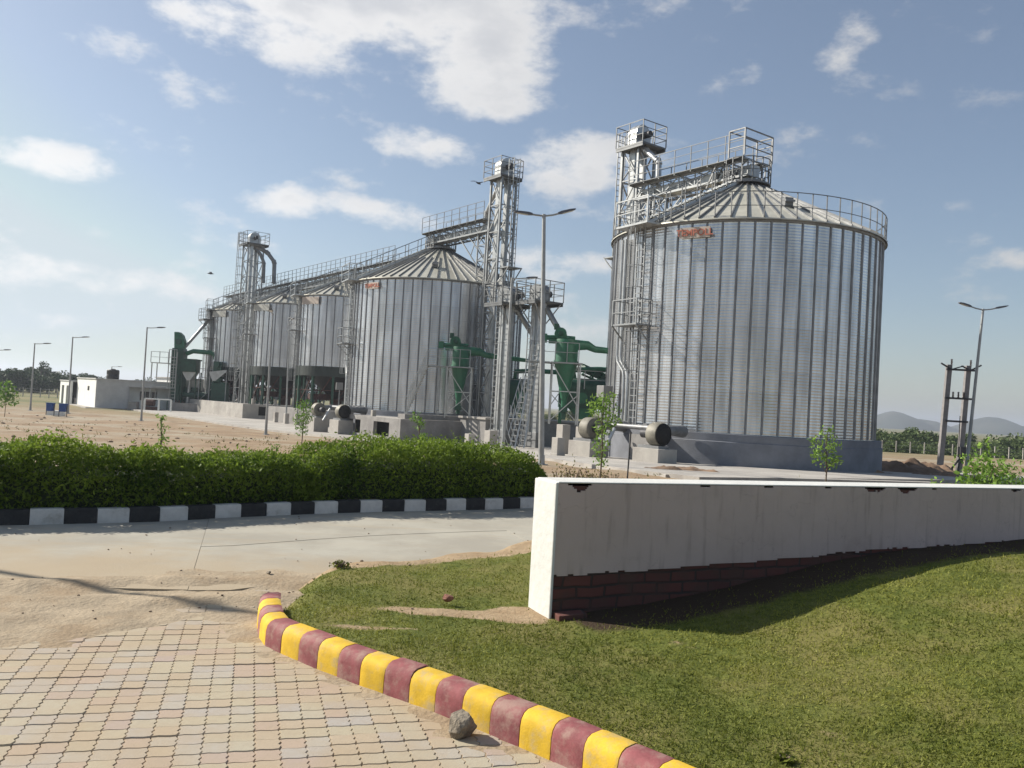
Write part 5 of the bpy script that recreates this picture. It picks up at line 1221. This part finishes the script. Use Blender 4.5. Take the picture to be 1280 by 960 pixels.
wn = MB(); wn.box(-12.4, -10.8, -1.38, -1.34, .95, 2.0); wn.build('window', MATS['window glass'], e)
d_ = MB(); d_.box(-9.2, -8.0, -1.36, -1.3, 0, 2.1); dd = d_.build('door', redb, e); MB().box(-8.2, -8.12, -1.3, -1.24, 1.0, 1.15).build('handle', galvd, dd)
v_ = MB()
for k in range(3): v_.box(-.08, .02, -4.2 + .32 * k, -4.0 + .32 * k, 1.75, 2.2)
v_.build('vent_grille', darkm, e)
mb = MB(); mb.box(-16, 1.0, -11, 1.0, -.1, .12); mb.build('plinth', concl, e)
# annex with door openings on the left
ax_ = empty('store_building', (bc.x - .6 * 10.3, bc.y + .8 * 10.3, -1.05), RZ, 'small lower white store with two dark doorways at the left end of the white building', 'building')
mb = MB(); holed_wall(mb, -6.5, 0, 0, 2.6, [(-2.6, -1.2, 0, 2.1), (-5.6, -4.1, 0, 2.1)], .2, 'y', .6); mb.box(-4, .6, -6.7, -6.5, 0, 2.6); mb.build('wall', whitew, ax_); MB().box(-4.1, .7, -6.8, 0, 2.6, 2.7).build('roof', greyw, ax_)
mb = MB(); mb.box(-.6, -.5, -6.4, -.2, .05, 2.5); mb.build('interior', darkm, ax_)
tk = MB(); tk.lathe([(.57, 0), (.6, .05), (.6, .42), (.58, .45), (.6, .48), (.6, .88), (.52, .95), (.22, .98), (.22, 1.04), (.05, 1.05)], 24); o = tk.build('water_tank', black, smooth=35); x, y = to_yard(bc.x, bc.y)
wx, wy = yard(x + 1.6, y - 1.8); o.location = (wx, wy, -1.05 + H + .1); tag(o, 'black plastic water tank on the roof of the white building', 'water tank')
# reddish machine and rails right of the building
p = at(192, 515, 84); e = empty('pump_set', (p.x, p.y, -1.05), 0, 'small red brown pump set with white rail beside the white building', 'pump')
mb = MB(); mb.box(-1.0, .2, -.4, .4, 0, .5); mb.tube([(-.9, 0, .9), (0, 0, .9)], .35, 14); mb.build('motor', rust, e); mb = MB(); rail_mesh(mb, [(-.6, -.8, 0), (.8, -.8, 0), (2.0, -.8, 0)], 1.3, .12, mids=()); mb.build('guard_rail', whitew, e)
MB().box(-2.4, -1.6, -.4, .3, 0, .9).build('concrete_block', conc, e)
# blue bins on stand
for k, (px, lab) in enumerate(((62, 'left one of two blue bins on posts, before the lamp posts'), (78, 'right one of two blue bins on posts, beside a lamp foot'))):
    p = at(px, 525, 60); e = empty('waste_bin', (p.x, p.y, gz(p.x, p.y)), 0, lab, 'bin', 'blue waste bins'); mb = MB(); mb.prism([(-.2, .35), (.2, .35), (.25, .9), (-.25, .9)], -.18, .18, 'y'); b_ = mb.build('bin', bluem, e, bevel=.03); MB().box(-.27, .27, -.2, .2, .902, .94).build('lid', bluem, b_)
    mb = MB(); mb.rod((-.28, 0, 0), (-.28, 0, .8), .04); mb.rod((.28, 0, 0), (.28, 0, .8), .04); mb.rod((-.28, 0, .6), (.28, 0, .6), .04); mb.build('stand', ironm, e)
p = at(70, 522, 61); o = MB().box(-.6, .6, -.2, .2, 0, .38).build('concrete_bench', whitew, bevel=.03); o.location = (p.x, p.y, gz(p.x, p.y)); tag(o, 'low white block between the two blue bins', 'bench')

# ---------------------------------------------------------------- H pole
p = at(1188, 575, 44); e = empty('power_pole', (p.x, p.y, gz(p.x, p.y) - .05), 0, 'twin concrete power pole with crossbars and insulators on the right', 'power pole'); hh = at(1188, 456, 44).z - e.location.z; dx = .50
for k in (-1, 1): 
    mb = MB(); mb.rod((k * dx - .05, 0, 0), (k * dx + .22, 0, hh), .22, .26); mb.build('pole', polec, e, bevel=.015)
def xb(z): return .27 * z / hh
for z, L_ in ((hh - .25, .75), (hh - 1.75, .7), (hh - 2.95, .6)):
    MB().box(-L_ + xb(z), L_ + xb(z), -.2, -.12, z - .05, z + .05).build('crossbar', ironm, e)
mb = MB()
for k in (-1, 1): mb.rod((k * .5 + xb(hh), -.16, hh - .25), (k * 1.05 + xb(hh), -.16, hh + .05), .07); mb.rod((k * .5 + xb(hh), -.16, hh - .25), (k * -.05 + xb(hh), -.3, hh - .05), .06)
mb.build('raking_arm', ironm, e)
def insul(x, z, n=4): 
    mb = MB(); pr = []
    for q in range(n): pr += [(.03, q * .08), (.07, q * .08 + .02), (.03, q * .08 + .05)]
    mb.lathe(pr, 12, (x, -.16, z)); return mb.build('insulator', mat('brown porcelain', (.05, .03, .025), .3, 0, .1, 3), e, smooth=50)
for k in (-.28, 0, .28): insul(k + xb(hh - 1.75), hh - 1.7)
for k in (-.5, .5): insul(k + xb(hh), hh)
mb = MB(); mb.box(.25, .62, -.5, -.2, .95, 1.5); mb.build('switch_box', ironm, e)
mb = MB(); mb.tube([(.4, -.3, .95), (.2, -.35, .75), (-.1, -.4, .4), (-.15, -.4, 0)], .05, 8); mb.tube([(.5, -.3, .95), (.25, -.4, .6), (.15, -.45, .0)], .05, 8); mb.rod((.3, -.2, 1.5), (.3, -.2, 3.1), .03); mb.build('cables', black, e, smooth=50)

# ---------------------------------------------------------------- far fences, walls, edging
def post_fence(x0, x1, Y, n, z, h, label):
    e = empty('post_fence', (x0, Y, z), 0, label, 'fence')
    for k in range(n):
        x = (x1 - x0) * k / (n - 1); MB().rod((x, 0, 0), (x, 0, h), .09).build('post', concl, e)
    mb = MB()
    for q in (.3, .6, .9): mb.tube([(0, 0, h * q), (x1 - x0, 0, h * q)], .012, 4)
    mb.build('wire', galvd, e)
a = at(1085, 560, 86); b = at(1420, 570, 86); post_fence(a.x, b.x, 86, 20, -1, 1.15, 'wire fence with pale concrete posts beyond the dirt on the right')
a = at(-80, 500, 118); b = at(104, 500, 118); post_fence(a.x, b.x, 118, 18, -1, 1.3, 'wire fence with pale posts before the dark tree row on the left')
def edging(x0, y0, x1, y1, w_, z0, z1, mt, label, cat='edging'):
    d = Vector((x1 - x0, y1 - y0)); o = MB().box(0, d.length, 0, w_, z0, z1).build('concrete_edging', mt, bevel=.015); o.location = (x0, y0, 0); o.rotation_euler.z = math.atan2(d.y, d.x); tag(o, label, cat)
a = at(832, 596, 22.6); b = at(1170, 600, 25.5); edging(a.x, a.y, b.x, b.y, .3, -.5, -.02, concl, 'long pale concrete edging strip seen just above the painted wall')
p = at(1015, 583, 30); 
def mound(px, py, Y, rx, ry, h, seed):
    p = at(px, py, Y); n = 34; 
    def zf(x, y): r2 = ((x - p.x) / rx) ** 2 + ((y - p.y) / ry) ** 2; return gz(x, y) - .06 + h * max(0, 1 - r2) * (1 + .55 * fbm(x + seed, y, 1.1)) + (.1 * fbm(x, y, 2.5) if r2 < 1 else -.1)
    return grid_mesh('soil', list(np.linspace(p.x - rx, p.x + rx, n)), list(np.linspace(p.y - ry, p.y + ry, n)), lambda x, y: zf(float(x), float(y)), mat('dark mound earth', (.13, .085, .055), .95, 0, .25, 2, .6, 8, second=(.26, .17, .11), sscale=.7))  # dark base puts the mounds' shadow into the earth colour
mound(1118, 582, 38, 2.6, 1.6, .55, 1); mound(1150, 580, 41, 2.2, 1.5, .6, 9); mound(1090, 584, 34, 1.6, .9, .22, 5); mound(860, 590, 25.5, 2.2, .8, .22, 3); mound(1180, 586, 35, 2.0, 1.0, .28, 6)

# scattered clods and small stones on the dirt
cl_ = MB()
import bmesh
bm0 = bmesh.new(); bmesh.ops.create_icosphere(bm0, subdivisions=1, radius=1); iv = [v.co.copy() for v in bm0.verts]; ifc = [tuple(v.index for v in f.verts) for f in bm0.faces]; bm0.free()
random.seed(21)
def clod(x, y, z, r): cl_.add([(x + v.x * r * random.uniform(.7, 1.2), y + v.y * r * random.uniform(.7, 1.2), z + v.z * r * random.uniform(.5, .8)) for v in iv], ifc)
for _ in range(300):
    Y = random.uniform(15, 60); px = random.uniform(0, 1280); p = at(px, 560, Y); t_, s_ = to_yard(p.x, p.y)
    if s_ < s_edge(t_) + .3 and t_ > -9: continue
    clod(p.x, p.y, tz(p.x, p.y) + .01, random.uniform(.02, .07) * (1 + Y / 70))
for _ in range(60):
    x = random.uniform(-6, -1.6); y = random.uniform(5.0, 7.4); clod(x, y, sand_z(x, y) + .004, random.uniform(.004, .014))
for _ in range(90):
    x = random.uniform(-1.9, .3); y = random.uniform(5.6, 9.0)
    if in_lawn(x, y) and cover(x, y) < .45: clod(x, y, lawn_z(x, y) + .004, random.uniform(.006, .02))
for _ in range(60):
    x = random.uniform(-6, 2); y = random.uniform(7.6, 12); clod(x, y, .012, random.uniform(.004, .012))
o = cl_.build('gravel', mat('clod earth', (.2, .145, .1), .95, 0, .35, 1.5), smooth=50); tag(o, 'scattered clods and small stones on the dirt and sand', 'stones', kind='stuff')

# ================================================================== PLANTS
def young_tree(px, py, Y, top_y, spread, n, leaf, label, blobs, lean=0, tone=.5, mt=None):
    b = at(px, py, Y); z = gz(b.x, b.y) if Y > 13.5 else 0; e = empty('young_tree', (b.x, b.y, z), 0, label, 'young tree', 'young planted trees'); h = at(px, top_y, Y).z - z
    mb = MB(); pts_ = [(0, 0, -.1), (lean * .3 + .02, 0, h * .35), (lean * .7 - .02, .03, h * .7), (lean, 0, h * .97)]; mb.tube(pts_, .022, 8, r2=.007); tr = mb.build('trunk', bark, e, smooth=60)
    br = MB(); P_ = []
    for (bx, bz, br_) in blobs:
        c = Vector((bx, random.uniform(-.1, .1), bz * h)); st = Vector((lean * bz * .8, 0, max(.1, bz * h - .35)));
        br.tube([st, st.lerp(c, .6) + Vector((0, 0, .05)), c], .01, 6, r2=.004)
        k = int(n * br_ ** 2 / sum(q[2] ** 2 for q in blobs)); D = RNG.normal(size=(k, 3)); D /= np.linalg.norm(D, axis=1, keepdims=True); D *= (RNG.random((k, 1)) ** .45) * br_; D[:, 2] *= .9; P_.append(D + np.array(c))
    br.build('limbs', bark, e, smooth=60); P_ = np.concatenate(P_); quads('crown', P_, RNG.uniform(leaf * .6, leaf * 1.3, len(P_)), mt or treeleaf, e, 2.6, RNG.normal(tone, .25, len(P_)), up=-.2)
    return e
random.seed(5)
young_tree(750, 597, 19.5, 492, .5, 620, .11, 'tall young tree with pale leaves before the left blower of the largest silo', [(-.12, .88, .3), (.08, .93, .26), (.18, .75, .3), (0, .62, .26), (-.02, .42, .24), (.02, .25, .22), (-.22, .8, .18)])
young_tree(1032, 597, 21, 533, .5, 420, .11, 'small young tree standing before the dark right side of the largest silo', [(-.15, .62, .3), (.14, .72, .28), (0, .92, .2), (-.3, .78, .16), (.05, .45, .26), (-.25, .5, .2), (.25, .5, .18)])
young_tree(377, 556, 33, 497, .5, 520, .12, 'bushy young tree before the dark base of the first narrow silo', [(0, .8, .4), (-.1, .5, .36), (.1, .6, .34), (0, .3, .3)], tone=.15)
young_tree(200, 560, 20, 517, .3, 170, .09, 'very thin sparse sapling rising behind the left hedge', [(0, .9, .14), (0, .65, .16), (.04, .4, .18), (-.03, .2, .16)], tone=.2)
young_tree(523, 565, 24, 519, .3, 230, .10, 'small bent sapling before the grey pit wall', [(-.15, .95, .2), (.0, .8, .2), (.1, .5, .22), (.1, .25, .2)], tone=.2)
young_tree(5, 530, 55, 478, .6, 500, .25, 'small green tree at the left edge of the view', [(0, .8, .7), (.3, .55, .6), (-.4, .5, .6)], tone=.1)
young_tree(345, 575, 19, 556, .3, 90, .07, 'short weedy sapling behind the left hedge', [(0, .9, .12), (0, .5, .14)], tone=.3)
o = at(784, 597, 20); st = MB().tube([(0, 0, -.1), (.03, 0, at(787, 540, 20).z - gz(o.x, o.y))], .018, 8).build('stake', ironm, smooth=60); st.location = (o.x, o.y, gz(o.x, o.y)); tag(st, 'thin dark stake standing right of the tall young tree', 'stake')
def shrub(name, px, py, Y, rx, ry, h, n, leaf, label, cat, tone=.5, mt=None, group=None, z=None):
    b = at(px, py, Y); z = gz(b.x, b.y) if z is None else z; e = empty(name, (b.x, b.y, z), 0, label, cat, group); D = RNG.normal(size=(n, 3)); D /= np.linalg.norm(D, axis=1, keepdims=True); D[:, 2] = abs(D[:, 2])
    lump = np.array([1 + .4 * noise.fractal(Vector(d) * 2.2 + Vector((px, 0, 0)), 1, 2, 3) for d in D]); D *= ((RNG.random(n) ** .35) * lump)[:, None]; D *= np.array([rx, ry, h])
    quads('leaves', D, RNG.uniform(leaf * .6, leaf * 1.3, n), mt or treeleaf, e, 1.9, RNG.normal(tone, .25, n), up=.3)
    mb = MB()
    for k in range(9): a = 2 * PI * k / 9; mb.tube([(0, 0, -.05), (math.cos(a) * rx * .35, math.sin(a) * ry * .35, h * .4), (math.cos(a) * rx * .6, math.sin(a) * ry * .6, h * .7)], .012, 6, r2=.004)
    mb.build('stems', bark, e, smooth=60); return e
shrub('bush', 1228, 597, 19.5, .62, .6, 1.35, 900, .13, 'large light green bush with broad leaves at the foot of the leaning twin lamp', 'bush')
shrub('bush', 1252, 597, 21, .8, .6, 1.05, 800, .1, 'darker low bush right of the broad leaved bush', 'bush', tone=.1)
shrub('bush', 1285, 597, 20, 1.1, .6, .85, 1000, .08, 'clipped dark green bush at the right edge above the wall', 'bush', tone=.0)
shrub('bush', 1172, 599, 19.5, .38, .4, .5, 240, .09, 'small yellow green bush at the foot of the power pole', 'bush', tone=.7)
WG = 'weeds along the hedge end'
for k, (px, h, lab) in enumerate(((700, .55, 'dry weed clump nearest the hedge end'), (716, .62, 'tall dry weed clump second from the hedge end'), (732, .45, 'low weed clump left of the tall young tree'), (748, .4, 'yellowish weed clump at the foot of the tall young tree'), (764, .38, 'low weed clump right of the tall young tree'))):
    shrub('weed', px, 598, 16.5 + .4 * k, .28, .25, h, 150, .06, lab, 'weed', tone=.5, mt=dryleaf, group=WG)
for k, (px, py, Y, r_, h, lab) in enumerate(((982, 915, 3.75, .045, .04, 'small dark weed tuft in the lawn near the front'), (424, 718, 7.35, .08, .07, 'dark grass tuft at the sandy corner of the lawn'))):
    p = at(px, py, Y); shrub('weed', px, py, Y, r_, r_, h, 70, .035, lab, 'weed', tone=.2, mt=grassm, group='weed tufts in the lawn', z=lawn_z(p.x, p.y))
# small dry tufts on dirt
P_ = []
for _ in range(260):
    Y = random.uniform(15.5, 48); px = random.uniform(-40, 1290); p = at(px, 560, Y); t_, s_ = to_yard(p.x, p.y)
    if s_ < s_edge(t_) + .2 and t_ > -9: continue
    n = 10; r_ = .05 + .003 * Y; P_.append(np.array([p.x, p.y, tz(p.x, p.y) + .03]) + RNG.normal(size=(n, 3)) * np.array([r_, r_, .03]))
P_ = np.concatenate(P_); o = quads('dry_grass', P_, RNG.uniform(.05, .13, len(P_)), dryleaf, None, 3, up=1.2, tri=True); tag(o, 'small dry grass tufts scattered on the bare dirt', 'grass', kind='stuff')

def far_tree(name, label, group, mt, h, r, n, leaf, seed, flat=.8):
    rs = random.Random(seed); e = empty(name, (0, 0, -300), 0, label, 'tree', group)
    mb = MB(); mb.tube([(0, 0, -.3), (.1, 0, h * .3), (0, .1, h * .6)], .2, 8, r2=.07); 
    cs_ = []
    for k in range(9):
        a = rs.uniform(0, 6.28); rr = r * rs.uniform(.2, .75); c = Vector((math.cos(a) * rr, math.sin(a) * rr, h * rs.uniform(.2, .85))); cs_.append((c, r * rs.uniform(.3, .55))); mb.tube([(0, 0, h * .25), c * .6 + Vector((0, 0, h * .15)), c], .07, 6, r2=.02)
    mb.build('trunk', bark, e, smooth=60); P_ = []
    for c, q in cs_:
        k = n // 9; D = RNG.normal(size=(k, 3)); D /= np.linalg.norm(D, axis=1, keepdims=True); D *= (RNG.random((k, 1)) ** .4) * q; D[:, 2] *= flat; P_.append(D + np.array(c))
    P_ = np.concatenate(P_); quads('crown', P_, RNG.uniform(leaf * .6, leaf * 1.4, len(P_)), mt, e, 1.7, RNG.normal(.5, .28, len(P_))); return e
random.seed(9)
LB = 'one of the dark trees in the row beyond the field at far left'; GB = 'dark tree row beyond the field'
fa = far_tree('far_tree', LB, GB, farleaf, 4.6, 3.2, 2700, .42, 1); fb = far_tree('far_tree', LB, GB, farleaf, 4.1, 3.6, 2700, .42, 2)
used = set()
def put(src, X, Y, sc, rz, label=None, z=-1.05):
    o = src if src.name not in used else copy_tree(src); used.add(src.name); o.location = (X, Y, z); o.scale = (sc, sc, sc * random.uniform(.9, 1.1)); o.rotation_euler.z = rz
    if label: o['label'] = label
    return o
for k, px in enumerate(range(-150, 106, 11)):
    Y = random.uniform(150, 178); p = at(px, 490, Y); put([fa, fb][k % 2], p.x, p.y, random.uniform(.85, 1.12), random.uniform(0, 6))
tt = far_tree('far_tree', 'single taller tree with an open crown standing above the dark tree row', None, farleaf, 7.2, 2.6, 900, .38, 7); p = at(49, 490, 165); tt.location = (p.x, p.y, -1.05)
LC = 'one of the olive green scrub trees beyond the fence on the right'; GC = 'scrub trees beyond the right fence'
fc = far_tree('scrub_tree', LC, GC, farleaf2, 3.6, 3.2, 2200, .4, 3); fd = far_tree('scrub_tree', LC, GC, farleaf2, 3.0, 3.8, 2200, .4, 4)
for k, px in enumerate(list(range(1075, 1470, 11)) + list(range(1080, 1460, 17))):
    Y = random.uniform(112, 135) if k < 36 else random.uniform(96, 108); p = at(px, 550, Y); put([fc, fd][k % 2], p.x, p.y, random.uniform(.8, 1.15) * (.85 if k < 36 else .5), random.uniform(0, 6), z=-2.3)
# scrub seen between the silos and behind the plant
for k, px in enumerate(range(560, 1075, 26)):
    Y = random.uniform(150, 185); p = at(px, 520, Y); put([fc, fd][k % 2], p.x, p.y, random.uniform(.4, .6), random.uniform(0, 6))
for k, px in enumerate(range(112, 560, 26)):
    Y = random.uniform(185, 215); p = at(px, 500, Y); put([fa, fb][k % 2], p.x, p.y, random.uniform(.8, 1.1), random.uniform(0, 6))

# ---------------------------------------------------------------- hills
def hill(px0, px1, Y, peaks, name='hills'):
    a, b = at(px0, 520, Y).x, at(px1, 520, Y).x; nx, ny = 200, 14; D = Y * .07
    def zf(x, y):
        px = px0 + (px1 - px0) * (x - a) / (b - a); v = (y - Y) / D; h = 0
        for c, w_, hh_ in peaks: h = max(h, hh_ * math.exp(-((px - c) / w_) ** 2))
        return -6 + (h * (1 + .12 * fbm(x, y, .006)) + 2 * fbm(x, y, .02)) * max(0, 1 - v * v) ** .8 * (1 if abs(v) < 1 else 0)
    grid_mesh(name, list(np.linspace(a, b, nx)), list(np.linspace(Y - D, Y + D, ny)), lambda x, y: zf(float(x), float(y)), mat('scrub hillside', (.035, .045, .035), .95, 0, .3, .02, second=(.06, .055, .045), sscale=.01))
hill(900, 1650, 1500, [(1118, 34, 34), (1152, 26, 24), (1240, 38, 32), (1275, 30, 22), (1010, 50, 16), (1390, 70, 42), (1540, 60, 26)])
hill(1150, 1900, 2100, [(1340, 50, 38), (1500, 90, 54), (1700, 80, 44)])
hill(-500, 420, 2300, [(-250, 120, 26), (40, 110, 14), (230, 90, 12), (380, 60, 10)])

# ---------------------------------------------------------------- birds
def bird(px, py, Y, label, rz, sc=1):
    p = at(px, py, Y); mb = MB(); sec = [(-.22, .01), (-.12, .04), (0, .06), (.12, .045), (.18, .03), (.24, .005)]; vs = []
    for x, r_ in sec: vs += [(x, r_ * math.cos(a), r_ * math.sin(a)) for a in [PI * k / 3 for k in range(6)]]
    fs = [(j * 6 + k, j * 6 + (k + 1) % 6, (j + 1) * 6 + (k + 1) % 6, (j + 1) * 6 + k) for j in range(5) for k in range(6)] + [(5, 4, 3, 2, 1, 0), tuple(range(30, 36))]; mb.add(vs, fs)
    for k in (-1, 1): mb.add([(.1, k * .03, .03), (-.08, k * .03, .03), (-.04, k * .28, .1), (.1, k * .26, .11), (-.1, k * .5, .04), (.02, k * .5, .05)], [(0, 1, 2, 3), (3, 2, 4, 5)])
    mb.add([(-.2, 0, 0), (-.36, .07, 0), (-.36, -.07, 0)], [(0, 1, 2)])
    o = mb.build('bird', black, smooth=60); o.location = p; o.rotation_euler = (.2, 0, rz); o.scale = (sc,) * 3; tag(o, label, 'bird')
bird(598, 229, 45, 'small dark bird flying just left of the slim lattice tower', 1.0); bird(263, 342, 60, 'small dark bird flying left of the far lattice tower', .4)

# ---------------------------------------------------------------- air
hz = bpy.data.materials.new('dusty air'); hz.use_nodes = True; t = hz.node_tree; t.nodes.clear(); mo = t.nodes.new('ShaderNodeOutputMaterial'); pv = t.nodes.new('ShaderNodeVolumePrincipled')
pv.inputs['Color'].default_value = (.80, .87, 1, 1); pv.inputs['Density'].default_value = .0004; pv.inputs['Anisotropy'].default_value = .3; t.links.new(pv.outputs[0], mo.inputs['Volume'])
HAZE = True
if HAZE:
    hb = MB().box(-3600, 3600, -320, 4600, -12, 62).build('haze', hz); hb['kind'] = 'stuff'; hb['label'] = 'thin dusty haze in the air'; hb['category'] = 'haze'
